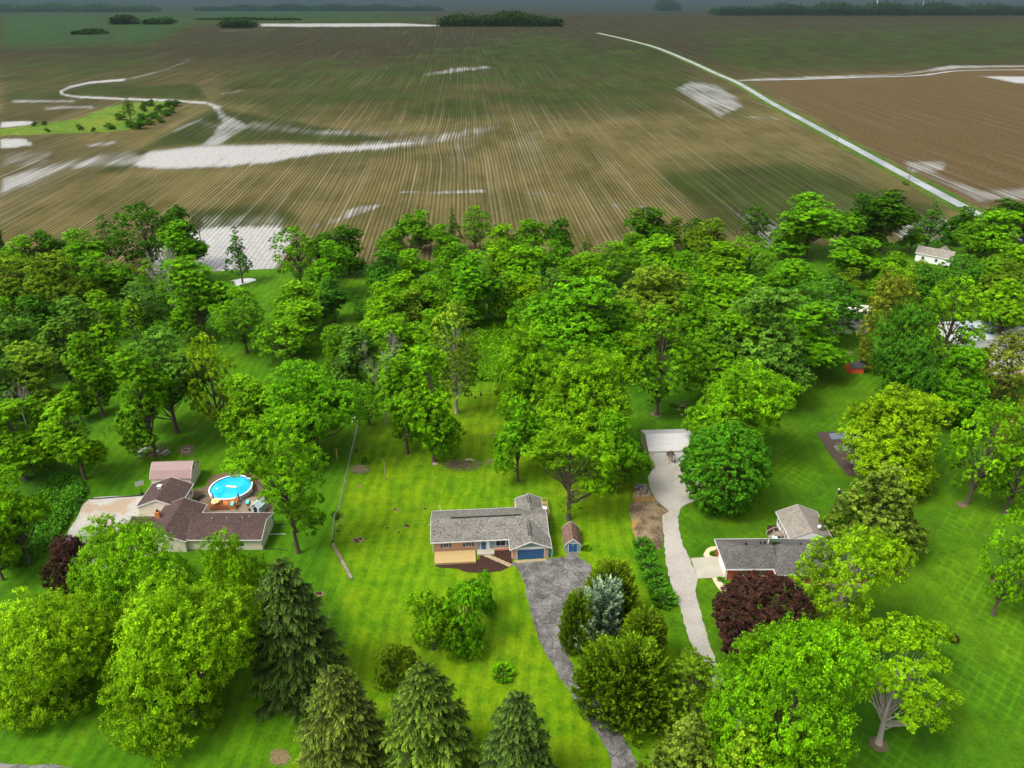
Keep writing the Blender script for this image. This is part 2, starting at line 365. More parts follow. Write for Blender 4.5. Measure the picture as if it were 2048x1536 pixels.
# the two-arm creek
CREEK = [(245,160),(180,165),(140,174),(120,183),(128,190),(160,194),(250,198),(340,201),(385,204),(415,206),(432,216)]
wet = np.maximum(wet, soft(PX, PY, CREEK, 3, False, 2.6))
wet = np.maximum(wet, .8*soft(PX, PY, [(380,120),(330,140),(245,160)], 3, False, 1.2))
weed = np.zeros_like(GX)
for poly, s_, st in [([(0,20),(640,10),(900,40),(700,50),(380,50),(300,90),(0,100)], 14, 1.15), ([(1380,60),(2060,40),(2060,128),(1500,150),(1420,120)], 22, .62),
 ([(160,175),(390,165),(420,200),(300,196),(170,190)], 8, .8), ([(260,310),(430,215),(640,250),(820,285),(560,284),(420,290),(300,300),(250,345),(180,350)], 12, .85),
 ([(1060,60),(1320,90),(1500,230),(1100,235),(900,200),(860,100)], 30, .66), ([(440,130),(900,110),(1000,235),(560,240),(430,205)], 30, .62),
 ([(1300,330),(1560,300),(1900,410),(1900,480),(1400,470)], 40, .75), ([(0,120),(300,100),(360,160),(0,230)], 20, .5), ([(380,420),(560,400),(620,450),(380,470)], 16, .6),
 ([(620,290),(900,288),(700,330),(480,345),(400,345)], 10, .45)]:
    weed = np.maximum(weed, st*soft(PX, PY, poly, s_))
tone = np.clip((230-PY)/130, 0, 1)*.95+.10  # soil tone: brown plots, plus far-field gloom painted into the colour
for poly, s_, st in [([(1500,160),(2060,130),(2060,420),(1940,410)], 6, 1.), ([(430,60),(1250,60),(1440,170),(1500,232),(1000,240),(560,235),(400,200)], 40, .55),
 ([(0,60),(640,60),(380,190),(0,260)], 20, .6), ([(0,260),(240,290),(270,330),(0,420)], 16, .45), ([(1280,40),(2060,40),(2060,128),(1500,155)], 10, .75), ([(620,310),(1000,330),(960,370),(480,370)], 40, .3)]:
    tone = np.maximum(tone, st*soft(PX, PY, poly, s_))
red = soft(PX, PY, [(1500,160),(2060,130),(2060,420),(1940,410)], 6)
bend = np.exp(-((PX-850)/95)**2-((PY-285)/26)**2)*1.0+np.exp(-((PX-285)/70)**2-((PY-335)/20)**2)*.8-np.exp(-((PX-1420)/120)**2-((PY-440)/60)**2)*.35
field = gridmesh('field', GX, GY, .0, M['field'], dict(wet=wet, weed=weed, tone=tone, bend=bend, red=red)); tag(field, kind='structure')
# ground under everything, out to the horizon
g = G('far_ground'); p = g.pos(); a = g.noise(p, .0022, 4, .6); b = g.noise(g.map(p, (1, 3, 1)), .0009, 3)
g.bsdf(g.mix(g.ramp(b, .4, .6), g.mix(g.ramp(a, .4, .6), (.018, .032, .008), (.034, .030, .014)), (.008, .034, .010)), .95, .05); M['far'] = g.m
MB().add([(-30000,-2000,-.25),(30000,-2000,-.25),(30000,40000,-.25),(-30000,40000,-.25)], [(0,1,2,3)]).build('ground', M['far'])
tag(bpy.data.objects['ground'], kind='structure')
# lawn
def lawnmat():
    g = G('lawn_grass'); p = g.pos(); main = g.attr('main'); bare = g.attr('bare'); wild = g.attr('wild'); right = g.attr('right'); pud = g.attr('puddle')
    n0 = g.noise(p, .045, 4, .6); n1 = g.noise(p, .28, 4, .68); n2 = g.noise(p, 1.7, 3, .7); n3 = g.noise(p, 7, 2, .7)
    def stripes(rot, per, lo=.35, hi=.65, warp=5.0):
        x, y, z = g.xyz(g.map(p, rot=(0, 0, rot))); c = g.n('ShaderNodeCombineXYZ'); g.set(c.inputs[0], x); g.set(c.inputs[1], g.math('MULTIPLY', y, .06))
        t = g.math('PINGPONG', g.math('ADD', x, g.math('MULTIPLY', g.noise(p, .06, 3), warp)), per)
        return g.ramp(g.math('DIVIDE', t, per), lo, hi), g.noise(c.outputs[0], 1.6, 3, .7)
    s1, f1 = stripes(R(3.5), 1.15); s2, f2 = stripes(R(43), .85, .55, .95, .6); s3, f3 = stripes(R(-38), .85, .55, .95, .6)
    base = g.mix(g.ramp(n0, .32, .68), (.036, .112, .002), (.062, .150, .002))
    yel = g.mix(g.ramp(g.math('ADD', g.math('MULTIPLY', n1, .6), g.math('MULTIPLY', n0, .4)), .36, .62), (.068, .170, .002), (.112, .190, .002))
    c = g.mix(main, base, yel)
    rt = g.mix(g.ramp(n0, .3, .7), (.028, .092, .002), (.058, .130, .002)); c = g.mix(right, c, rt)
    k = g.math('ADD', g.math('MULTIPLY', g.math('SUBTRACT', n2, .5), 1.1), g.math('MULTIPLY', g.math('SUBTRACT', n1, .5), 1.0))
    k = g.math('ADD', k, g.math('MULTIPLY', g.math('SUBTRACT', n3, .5), .6))
    k = g.math('ADD', k, g.math('MULTIPLY', g.math('SUBTRACT', s1, .5), g.math('SUBTRACT', .17, g.math('MULTIPLY', right, .12))))
    k = g.math('ADD', k, g.math('MULTIPLY', g.math('SUBTRACT', f1, .5), .35))
    rr = g.math('MULTIPLY', right, g.ramp(g.noise(p, .07, 2), .42, .62, .0, 1.))
    k = g.math('ADD', k, g.math('MULTIPLY', g.math('MULTIPLY', s2, f2), g.math('MULTIPLY', rr, .55)))
    k = g.math('ADD', k, g.math('MULTIPLY', g.math('MULTIPLY', s3, f3), g.math('MULTIPLY', rr, .55)))
    v = g.n('ShaderNodeVectorMath', operation='SCALE'); g.set(v.inputs[0], c); g.set(v.inputs['Scale'], g.math('MAXIMUM', g.math('ADD', k, 1), .3)); c = v.outputs[0]
    dry = g.ramp(g.math('ADD', g.math('MULTIPLY', n1, .5), g.math('MULTIPLY', g.noise(p, .09, 3), .5)), .57, .68, 0, .28); c = g.mix(dry, c, (.15, .17, .006))
    c = g.mix(wild, c, g.mix(g.ramp(n2, .3, .7), (.012, .052, .004), (.05, .15, .008)))
    bm = g.ramp(g.math('ADD', bare, g.math('MULTIPLY', g.math('SUBTRACT', n2, .5), .9)), .45, .62)
    bm = g.math('MULTIPLY', bm, g.ramp(bare, .02, .15)); c = g.mix(bm, c, g.mix(g.ramp(n3, .3, .7), (.10, .065, .03), (.22, .17, .09)))
    a = g.bsdf(c, .95, .08, 0, g.bump(n3, .5, .06), finish=False)
    pm = g.ramp(g.math('ADD', pud, g.math('MULTIPLY', g.math('SUBTRACT', n1, .5), .8)), .45, .55)
    b = g.bsdf((.6, .6, .56), .15, .6, finish=False); ms = g.n('ShaderNodeMixShader'); g.set(ms.inputs[0], g.math('MULTIPLY', pm, g.ramp(pud, .02, .1)))
    g.t.links.new(a.outputs[0], ms.inputs[1]); g.t.links.new(b.outputs[0], ms.inputs[2]); g.t.links.new(ms.outputs[0], g.out.inputs[0]); return g.m
M['lawn'] = lawnmat()
nr, ncol = 330, 380
k = np.linspace(0, 1, nr)[:, None]; LX = np.linspace(-270, 290, ncol)[None, :]*np.ones((nr, 1))
LX = LX*(.42+.58*k)
far = edgeY(LX)+1.5; LY = 34+(far-34)*k**1.18
PX, PY = nproj(LX, LY)
mainp = [(700,1250),(665,1170),(672,1090),(668,1070),(682,1020),(700,940),(722,830),(760,770),(1080,760),(1220,830),(1270,980),(1262,1060),(1290,1200),(1340,1300),(1420,1420),(1500,1600),(560,1600),(640,1400)]
right = soft(PX, PY, [(1255,700),(1280,900),(1300,1000),(1345,1200),(1440,1400),(1560,1600),(2600,1600),(2600,560),(1500,560)], 30)
main = soft(PX, PY, mainp, 26)*(1-right)
bare = np.zeros_like(LX)
def spot(x, y, rx, ry, st=1., arr=None):
    global bare
    d = np.hypot((PX-x)/rx, (PY-y)/ry)*1.25; bare = np.maximum(bare, st*np.clip(1.25-d*.75, 0, 1)*(d < 1.7))
for s_ in [(716,1080,20,9,.85),(640,1188,15,7,1),(920,930,48,12,.75),(978,923,26,11,.6),(790,1018,9,5,.8),(812,1052,14,5,.9),(775,1057,6,6,.8),(798,1066,10,4,.6),(742,930,30,22,.4),
 (718,973,7,5,.9),(795,1020,13,7,.7),(850,1018,18,6,.6),(560,1515,30,26,.85),(555,1460,20,12,.5),(1800,1140,26,18,.75),(1803,1165,14,8,.5),(1985,1160,16,7,.7),(695,880,9,60,.45),(690,960,9,55,.5),
 (680,1030,10,40,.55),(820,850,14,8,.4),(985,870,18,14,.5),(940,895,20,10,.3),(1195,1005,16,8,.5),(1255,1090,8,6,.5),(300,905,40,16,.75),(265,895,22,12,.6),(290,915,50,20,.35),(375,895,22,9,.8),(225,1010,60,14,.35),
 (660,1240,5,30,.7),(664,1290,4,30,.6),(640,1150,5,30,.4),(1385,810,40,10,.45),(1105,1020,12,40,.45),(1130,1095,20,14,.5),(1190,1090,18,14,.4),(690,1470,60,40,.6),(760,1500,70,30,.5),(1290,930,16,14,.5),(220,820,20,24,.3),(1700,705,16,8,.6),(1923,1008,14,7,.8)]: spot(*s_)
for a_, b_, c_ in [([(725,835),(700,925),(680,1010),(668,1085),(703,1160)], 5, .62), ([(240,850),(160,965),(120,1010),(60,1085),(0,1150)], 5, .45), ([(0,1560),(140,1536)], 8, .5)]:
    bare = np.maximum(bare, c_*soft(PX, PY, a_, b_, False, 2))
wild = np.maximum.reduce([soft(PX, PY, [(730,600),(1080,620),(1050,760),(760,762),(720,700)], 14), soft(PX, PY, [(-300,830),(200,830),(150,950),(90,1030),(20,1090),(-300,1120)], 16)*.8,
  soft(PX, PY, [(740,520),(1400,520),(1250,600),(1250,700),(1080,700),(760,640)], 20)*.8, soft(PX, PY, [(-400,540),(380,560),(200,760),(-400,860)], 30)*.6])
puddle = np.maximum.reduce([soft(PX, PY, [(448,565),(470,559),(500,556),(515,560),(480,570),(460,577),(450,577)], 4), .9*soft(PX, PY, [(705,830),(712,828),(710,845),(703,845)], 3)])
lawn = gridmesh('lawn', LX, LY, .03, M['lawn'], dict(main=main, bare=bare, wild=wild, right=right, puddle=puddle)); tag(lawn, kind='structure')
# ---------------------------------------------------------------- sheets laid on the ground
def outline(pts, world=False, jit=.15, step=1.2, seed=1, closed=True, smooth=True):
    rnd = random.Random(seed); P = [Vector(p) if world else px(*p) for p in pts]; n = len(P); out_ = []
    for i in range(n if closed else n-1):
        p0, p1, p2, p3 = P[(i-1) % n] if closed or i > 0 else P[i], P[i], P[(i+1) % n], P[(i+2) % n] if closed or i+2 < n else P[(i+1) % n]
        m = max(1, int((p2-p1).length/step))
        for j in range(m):
            t = j/m
            q = .5*((2*p1)+(p2-p0)*t+(2*p0-5*p1+4*p2-p3)*t*t+(3*p1-p0-3*p2+p3)*t**3) if smooth else p1.lerp(p2, t)
            out_.append(q+Vector((rnd.uniform(-jit, jit), rnd.uniform(-jit, jit), 0)))
    if not closed: out_.append(P[-1])
    return out_
def sheet(name, pts, z, mat, **kw):
    P = outline(pts, **kw); o = MB().add([(p.x, p.y, z) for p in P], [tuple(range(len(P)))]).build(name, mat); return o
g = G('old_asphalt'); p = g.pos(); a = g.noise(p, .35, 5, .7); b = g.noise(p, 3, 3, .7); c = g.voro(p, .45, 'DISTANCE_TO_EDGE'); d = g.noise(g.map(p, (1, 1, 1)), .9, 5, .8, 1.5)
cr = g.ramp(g.math('ADD', c, g.math('MULTIPLY', d, .12)), .05, .11, 1, 0); cr2 = g.ramp(g.math('ABSOLUTE', g.math('SUBTRACT', d, .5)), 0, .035, 1, 0)
col = g.mix(g.ramp(a, .34, .66), (.055, .052, .047), (.200, .190, .175)); col = g.mix(g.ramp(b, .35, .75, 0, .45), col, (.25, .24, .22))
col = g.mix(g.math('MULTIPLY', g.math('MAXIMUM', cr, cr2), .75), col, (.022, .022, .02)); g.bsdf(col, .85, .25, 0, g.bump(b, .3, .02)); M['asphalt'] = g.m
g = G('pale_gravel'); p = g.pos(); a = g.noise(p, .22, 4, .65); b = g.noise(p, 5, 3, .8); c = g.noise(p, .8, 3)
col = g.mix(g.ramp(a, .35, .7), (.30, .275, .235), (.21, .18, .135)); col = g.mix(g.ramp(b, .3, .75), col, (.38, .36, .325)); col = g.mix(g.ramp(c, .62, .8, 0, .4), col, (.16, .13, .09))
g.bsdf(col, .95, .15, 0, g.bump(b, .5, .03)); M['gravel'] = g.m
g = G('stained_concrete'); p = g.pos(); a = g.noise(p, .16, 4, .65); b = g.noise(p, 2.5, 3, .7)
col = g.mix(g.ramp(b, .3, .7), (.30, .285, .25), (.40, .38, .34)); col = g.mix(g.ramp(a, .5, .62, 0, .7), col, (.30, .20, .11)); g.bsdf(col, .9, .2); M['stained'] = g.m
g = G('country_road'); p = g.pos(); a = g.noise(p, .05, 4, .6); b = g.noise(p, 1.2, 3)
g.bsdf(g.mix(g.ramp(a, .35, .65), (.17, .19, .19), (.26, .28, .28)), .7, .35, 0, g.bump(b, .2, .02)); M['road'] = g.m
g = G('verge_grass'); p = g.pos(); a = g.noise(p, .12, 4, .7); b = g.noise(p, .9, 3)
g.bsdf(g.mix(g.ramp(b, .3, .7), g.mix(g.ramp(a, .4, .6), (.045, .10, .006), (.10, .13, .015)), (.02, .05, .004)), .95, .1); M['verge'] = g.m
g = G('rough_meadow'); p = g.pos(); a = g.noise(p, .035, 4, .7); b = g.noise(p, .4, 3, .7)
g.bsdf(g.mix(g.ramp(b, .3, .75), g.mix(g.ramp(a, .38, .62), (.075, .15, .006), (.15, .19, .012)), (.03, .07, .006)), .95, .1); M['meadow'] = g.m
def strip(name, cl, wl, wr, z, mat, step=6, jit=0):
    """ribbon along photo points cl, widths in metres either side"""
    P = outline(cl, jit=0, step=step, closed=False); rnd = random.Random(3); mb = MB(); L = []; Rr = []
    for i, p_ in enumerate(P):
        d = (P[min(i+1, len(P)-1)]-P[max(i-1, 0)]); d.z = 0; d.normalize(); nrm = Vector((-d.y, d.x, 0))
        L.append(p_+nrm*(wl+rnd.uniform(-jit, jit))); Rr.append(p_-nrm*(wr+rnd.uniform(-jit, jit)))
    V = [(q.x, q.y, z) for q in L]+[(q.x, q.y, z) for q in Rr]; n = len(L)
    return mb.add(V, [(n+i, n+i+1, i+1, i) for i in range(n-1)]).build(name, mat)
ROAD = [(2190,552),(2055,482),(1928,414),(1800,345),(1700,291),(1600,237),(1540,204),(1497,178),(1470,163),(1430,146),(1380,123),(1320,98),(1280,86),(1240,76),(1195,66)]
tag(strip('verge', ROAD, 7.5, 6.5, .05, M['verge'], 8, .8), kind='structure')
tag(strip('road', ROAD, 2.8, 2.8, .09, M['road'], 8), kind='structure')
tag(strip('side_road', [(1476,161),(1600,159),(1720,155),(1840,151),(1930,141),(2110,140)], 2.6, 2.6, .10, M['road'], 12, .6), kind='structure')
tag(sheet('meadow', [(-140,258),(0,257),(60,251),(160,236),(215,214),(250,208),(300,203),(358,204),(330,222),(290,245),(250,261),(150,267),(0,272),(-140,278)], .06, M['meadow'], jit=1.5, step=9, seed=5), kind='structure')
DRIVE = [(1024,1126),(1042,1150),(1056,1200),(1076,1277),(1105,1330),(1145,1394),(1185,1455),(1210,1491),(1226,1536),(1236,1600),(1300,1600),(1276,1530),(1246,1475),(1206,1418),(1177,1382),(1145,1330),(1133,1293),(1128,1253),(1150,1215),(1181,1192),(1184,1150),(1180,1128),(1160,1118),(1147,1113),(1146,1103),(1137,1103),(1134,1112),(1112,1116),(1094,1119),(1050,1123)]
tag(sheet('driveway', DRIVE, .06, M['asphalt'], jit=.18, step=.8, seed=2), kind='structure')
GRAV = [(1306,920),(1303,940),(1297,955),(1297,968),(1303,985),(1314,1002),(1322,1020),(1325,1050),(1328,1077),(1330,1106),(1338,1155),(1347,1180),(1357,1204),(1367,1240),(1389,1305),(1411,1346),(1450,1430),(1500,1540),(1530,1620),(1600,1620),(1530,1500),(1470,1390),(1431,1321),(1405,1240),(1396,1204),(1391,1175),(1394,1158),(1384,1130),(1377,1112),(1365,1088),(1358,1057),(1357,1030),(1364,1016),(1377,1007),(1405,1002),(1420,998),(1400,960),(1392,935),(1380,918)]
tag(sheet('gravel_drive', GRAV, .055, M['gravel'], jit=.15, step=.8, seed=4), kind='structure')
tag(sheet('concrete_pad', [(1381.5,1117),(1436,1113),(1453,1155),(1395,1158)], .10, M['concrete'], jit=0, step=99, smooth=False), kind='structure')
tag(sheet('left_driveway', [(181,998),(205,994),(290,991),(345,990),(345,1080),(250,1130),(150,1140),(118,1120),(132,1070),(155,1035),(165,1012)], .06, M['stained'], jit=.08, step=1.0, seed=6), kind='structure')
tag(sheet('roadside_shoulder', [(-60,1526),(60,1529),(145,1534),(150,1545),(-60,1560)], .06, M['asphalt'], jit=.2), kind='structure')
# ---------------------------------------------------------------- trees: shared crown and trunk meshes
def unit(n, rs):
    v = rs.normal(size=(n, 3)); return v/np.linalg.norm(v, axis=1, keepdims=True)
def cards(C, N, L, W, rs):
    """diamond leaf cards: centre C, normal N, half length L, half width W"""
    n = len(C); T = np.cross(N, unit(n, rs)); T /= np.linalg.norm(T, axis=1, keepdims=True)+1e-9; B = np.cross(N, T)
    L = np.broadcast_to(L, (n,))[:, None]; W = np.broadcast_to(W, (n,))[:, None]
    V = np.stack([C-T*L, C+B*W-N*W*.25, C+T*L, C-B*W-N*W*.25], 1).reshape(-1, 3)
    return V, np.arange(4*n).reshape(n, 4)
def sprig(C, D, L, W, rs, flat=None):
    """long cards pointing along D"""
    n = len(C); s = unit(n, rs) if flat is None else flat+unit(n, rs)*.35
    B = np.cross(D, s); B /= np.linalg.norm(B, axis=1, keepdims=True)+1e-9
    L = np.broadcast_to(L, (n,))[:, None]; W = np.broadcast_to(W, (n,))[:, None]
    V = np.stack([C-D*L, C-D*L*.1+B*W, C+D*L, C-D*L*.1-B*W], 1).reshape(-1, 3)
    return V, np.arange(4*n).reshape(n, 4)
def lobes(D, rs_seed, amp):
    r = np.random.RandomState(rs_seed); s = np.zeros(len(D))
    for f, a in ((2.2, .5), (3.8, .32), (6.5, .2)):
        for _ in range(3):
            ax = r.normal(size=3); ax /= np.linalg.norm(ax); s += a*np.sin(D@ax*f+r.uniform(0, 6.3))/1.7
    return 1+amp*s
def prof(kind, t):
    t = np.clip(t, 0, 1)
    if kind == 'round': return np.sqrt(np.clip(1-(2*t-.95)**2, 0, 1))**.85
    if kind == 'oak': return np.clip(np.sin(np.pi*np.clip(t*.93+.09, 0, 1)), 0, 1)**.6
    if kind == 'tall': return np.clip(np.sin(np.pi*np.clip(t*.9+.08, 0, 1)**.85), 0, 1)**.65
    if kind == 'vase': return np.clip(np.sin(np.pi*np.clip(t, 0, 1)**1.35), 0, 1)**.55
    if kind == 'cone': return np.clip((1-t)**.75*np.clip(t*7, 0, 1)**.5, 0, 1)
def broadleaf(name, seed, kind='round', H=18, Rr=6, cb=.22, nc=80, rc=1.5, tufts=13, per=15, leaf=.21, amp=.18, fill=.25, droop=0, openness=0., mat='leaf', trunk_r=.32, fork=.3, bark='bark', lean=0., multi=0, sep=1.08, cents=None):
    rs = np.random.RandomState(seed); h0 = cb*H; hc = H-h0
    # clump centres: rejection sampled, mostly close to the outer surface
    cent = []; tries = 0
    LB = []
    if multi and not cents:
        for j in range(multi):
            t = .10+.80*((j*.618+.13*seed) % 1); an = j*2.399+seed; pr = Rr*prof(kind, np.array([t]))[0]; r_ = Rr*rs.uniform(.34, .50)*(1.08-.35*t)*(1.4 if kind == 'tall' else 1)
            q = max(pr-r_*.85, 0)*rs.uniform(.88, 1.15); LB.append((np.array([math.cos(an)*q, math.sin(an)*q, h0+t*hc-r_*.35]), r_))
        LB.append((np.array([0, 0, h0+hc*.48]), Rr*.62)); LB.append((np.array([rs.uniform(-1, 1), rs.uniform(-1, 1), h0+hc-Rr*.38]), Rr*.38))
    while not cents and len(cent) < nc and tries < nc*60:
        tries += 1
        if LB:
            Lc, r_ = LB[rs.randint(len(LB))]; d = unit(1, rs)[0]; d[2] = d[2]*.8+.25; d /= np.linalg.norm(d)
            u = rs.uniform(.3, .75) if rs.rand() < fill*.5 else rs.uniform(.82, 1.08)
            p = Lc+d*max(r_-rc*.35, .3)*u*np.array([1, 1, .85])
            if p[2] < h0*.55+.5 or p[2] > H-rc*.3: continue
            if u > .8 and any(np.linalg.norm((p-b[0])/np.array([1, 1, .85])) < b[1]*.62 for b in LB): continue
        else:
            t = rs.uniform(.02, .97); an = rs.uniform(0, 2*math.pi)
            rad = Rr*prof(kind, np.array([t]))[0]; d = np.array([[math.cos(an), math.sin(an), 2*t-1.]])
            rad *= lobes(d/np.linalg.norm(d), seed+7, amp)[0]
            u = rs.uniform(.25, .8) if rs.rand() < fill else rs.uniform(.86, 1.0)
            rad = max(rad-rc*.55, .1)*u
            p = np.array([rad*math.cos(an), rad*math.sin(an), h0+t*hc*(.94 if u < .8 else 1)])
            if openness and math.sin(an*2.0+seed)+math.sin(an*3.3+t*7+seed*2) > 1.9-openness*2.2: continue
        if all(np.sum((p-q)**2*np.array([1, 1, 1.4])) > (rc*sep)**2 for q in cent): cent.append(p)
    if cents: cent = cents
    cent = np.array(cent, float); n = len(cent); axis = np.array([0, 0, h0+hc*.38])
    allC, allN, tint, cl = [], [], [], []
    csz = rs.uniform(.72, 1.2, n)*rc
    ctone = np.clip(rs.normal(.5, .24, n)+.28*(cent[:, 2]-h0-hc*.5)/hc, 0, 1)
    for i in range(n):
        out = cent[i]-axis; out = out/(np.linalg.norm(out)+1e-6); m = tufts+rs.randint(-2, 3)
        d = unit(m*3, rs); keep = d@(out*.6+np.array([0, 0, .75])) > -.15; d = d[keep][:m]
        tc = cent[i]+d*csz[i]*np.array([1, 1, .68])*rs.uniform(.75, 1.05, (len(d), 1))
        if droop: tc[:, 2] -= droop*np.linalg.norm(d[:, :2], axis=1)*csz[i]
        k = per
        c = np.repeat(tc, k, 0); dd = unit(len(c), rs); c = c+dd*rs.uniform(.1, .5, (len(c), 1))*csz[i]*.62*np.array([1, 1, .7])
        N = np.repeat(d, k, 0)*.55+np.array([0, 0, .75])+out*.25+unit(len(c), rs)*.75; N /= np.linalg.norm(N, axis=1, keepdims=True)
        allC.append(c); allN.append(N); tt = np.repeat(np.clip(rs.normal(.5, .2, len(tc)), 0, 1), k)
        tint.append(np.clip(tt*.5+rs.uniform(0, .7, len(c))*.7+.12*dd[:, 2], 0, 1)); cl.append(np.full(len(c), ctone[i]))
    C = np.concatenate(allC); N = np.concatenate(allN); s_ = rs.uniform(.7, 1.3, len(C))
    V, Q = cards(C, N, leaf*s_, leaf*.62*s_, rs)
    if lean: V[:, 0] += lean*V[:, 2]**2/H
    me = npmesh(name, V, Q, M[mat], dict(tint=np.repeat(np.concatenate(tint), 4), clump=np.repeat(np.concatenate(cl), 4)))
    # trunk and limbs
    mb = MB(); rnd = random.Random(seed); bend = (rnd.uniform(-.5, .5), rnd.uniform(-.5, .5))
    top = h0+hc*.72; tp = []
    for j in range(9):
        f = j/8; z = top*f; tp.append(Vector((bend[0]*math.sin(f*2.4)+lean*z*z/H, bend[1]*math.sin(f*2.0), z)))
    tr = [trunk_r*(1.35 if j == 0 else 1.0)*(1-.82*(j/8)**1.1)+.03 for j in range(9)]
    mb.tube([Vector((tp[0].x, tp[0].y, -.15))]+tp, [trunk_r*1.7]+tr, 8)
    order = rs.permutation(n)[:min(n, 46)]
    for j, i in enumerate(order):
        c = Vector(cent[i]); c.x += lean*c.z**2/H; f = min(max((c.z-1.2)/top*(.45+.25*rnd.random()), fork*h0/top+.12), .95)
        q = f*8; a = tp[int(q)].lerp(tp[min(int(q)+1, 8)], q-int(q)); r0 = (tr[int(q)]*.55 if j < 14 else tr[int(q)]*.3)
        mid = a.lerp(c, .5)+Vector((rnd.uniform(-.4, .4), rnd.uniform(-.4, .4), -(c-a).length*.10+.2))
        mb.tube([a, a.lerp(mid, .5)+Vector((0, 0, -.1)), mid, mid.lerp(c, .55)+Vector((rnd.uniform(-.2, .2), rnd.uniform(-.2, .2), .1)), c], [max(r0, .05), max(r0*.8, .045), max(r0*.6, .04), .03, .015], 5, False)
    tm = mb.mesh(name+'_trunk', M[bark]); tm.polygons.foreach_set('use_smooth', [True]*len(tm.polygons))
    return dict(crown=me, trunk=tm, H=H, R=Rr*(.93 if multi else 1), cb=cb*(.7 if multi else 1))
def spruce(name, seed, H=15, Rr=4.6, whorls=26, drop=.26, finger=.85, dens=1.45, kind='spruce', leafw=.062):
    rs = np.random.RandomState(seed); C, D, Fl, ti, cl, Ls = [], [], [], [], [], []; mb = MB(); rnd = random.Random(seed)
    mb.tube([(0, 0, -.2), (0, 0, .3), (0, 0, H*.5), (0, 0, H)], [.32, .27, .15, .02], 7)
    for wI in range(whorls):
        f = wI/(whorls-1); z = .35+(H-.5)*f**.92; rad = Rr*(1-f)**.5*(.9+.1*math.sin(wI*2.1))+.12
        nb = int(7+6*(1-f)) if kind == 'spruce' else int(8+8*(1-f))
        for b in range(nb):
            an = 2*math.pi*(b+.5*(wI % 2)+rnd.uniform(-.25, .25))/nb; L = rad*rnd.uniform(.78, 1.13)
            dr = np.array([math.cos(an), math.sin(an), 0]); tone = np.clip(rs.normal(.5, .25), 0, 1)
            side = np.array([-dr[1], dr[0], 0]); m = max(4, int(L*4.2*dens))
            P = []
            for s in np.linspace(.12, 1, m):
                zz = z+L*(.10*s-drop*s*s*1.0+drop*.45*s**4); p = dr*L*s+np.array([0, 0, zz]); P.append(p)
                # side fingers hanging from the branch
                wd = L*.34*(1-.7*s)+.34
                for sg in (-1, 1):
                    for q in range(2):
                        fl = wd*rnd.uniform(.55, 1.15); d = dr*rnd.uniform(.45, .95)+side*sg*rnd.uniform(.5, 1.0)+np.array([0, 0, -rnd.uniform(.15, .6)*finger]); d /= np.linalg.norm(d)
                        k = max(2, int(fl/.2*dens))
                        tt = (np.arange(k)+.5)/k
                        c = p+d*fl*tt[:, None]+np.array([0, 0, -1.])*(fl*.35*tt**2)[:, None]*finger; C.append(c)
                        dd = np.repeat(d[None], k, 0)+np.array([0, 0, -.5])*tt[:, None]*finger+unit(k, rs)*.38; dd /= np.linalg.norm(dd, axis=1, keepdims=True); D.append(dd)
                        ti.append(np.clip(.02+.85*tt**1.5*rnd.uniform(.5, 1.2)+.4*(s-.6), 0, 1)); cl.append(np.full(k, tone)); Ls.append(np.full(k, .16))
            if wI % 2 == 0 and f < .8: mb.tube([Vector((0, 0, z)), Vector(P[len(P)//2]), Vector(P[-1])], [.05, .03, .01], 4, False)
    C = np.concatenate(C); D = np.concatenate(D); n = len(C)
    V, Q = sprig(C, D, np.concatenate(Ls)*rs.uniform(.8, 1.25, n), leafw*rs.uniform(.8, 1.3, n), rs, np.array([0, 0, 1.]))
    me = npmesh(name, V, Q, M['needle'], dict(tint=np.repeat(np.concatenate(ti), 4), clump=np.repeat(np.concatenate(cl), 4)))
    return dict(crown=me, trunk=mb.mesh(name+'_trunk', M['bark']), H=H, R=Rr, cb=.02)
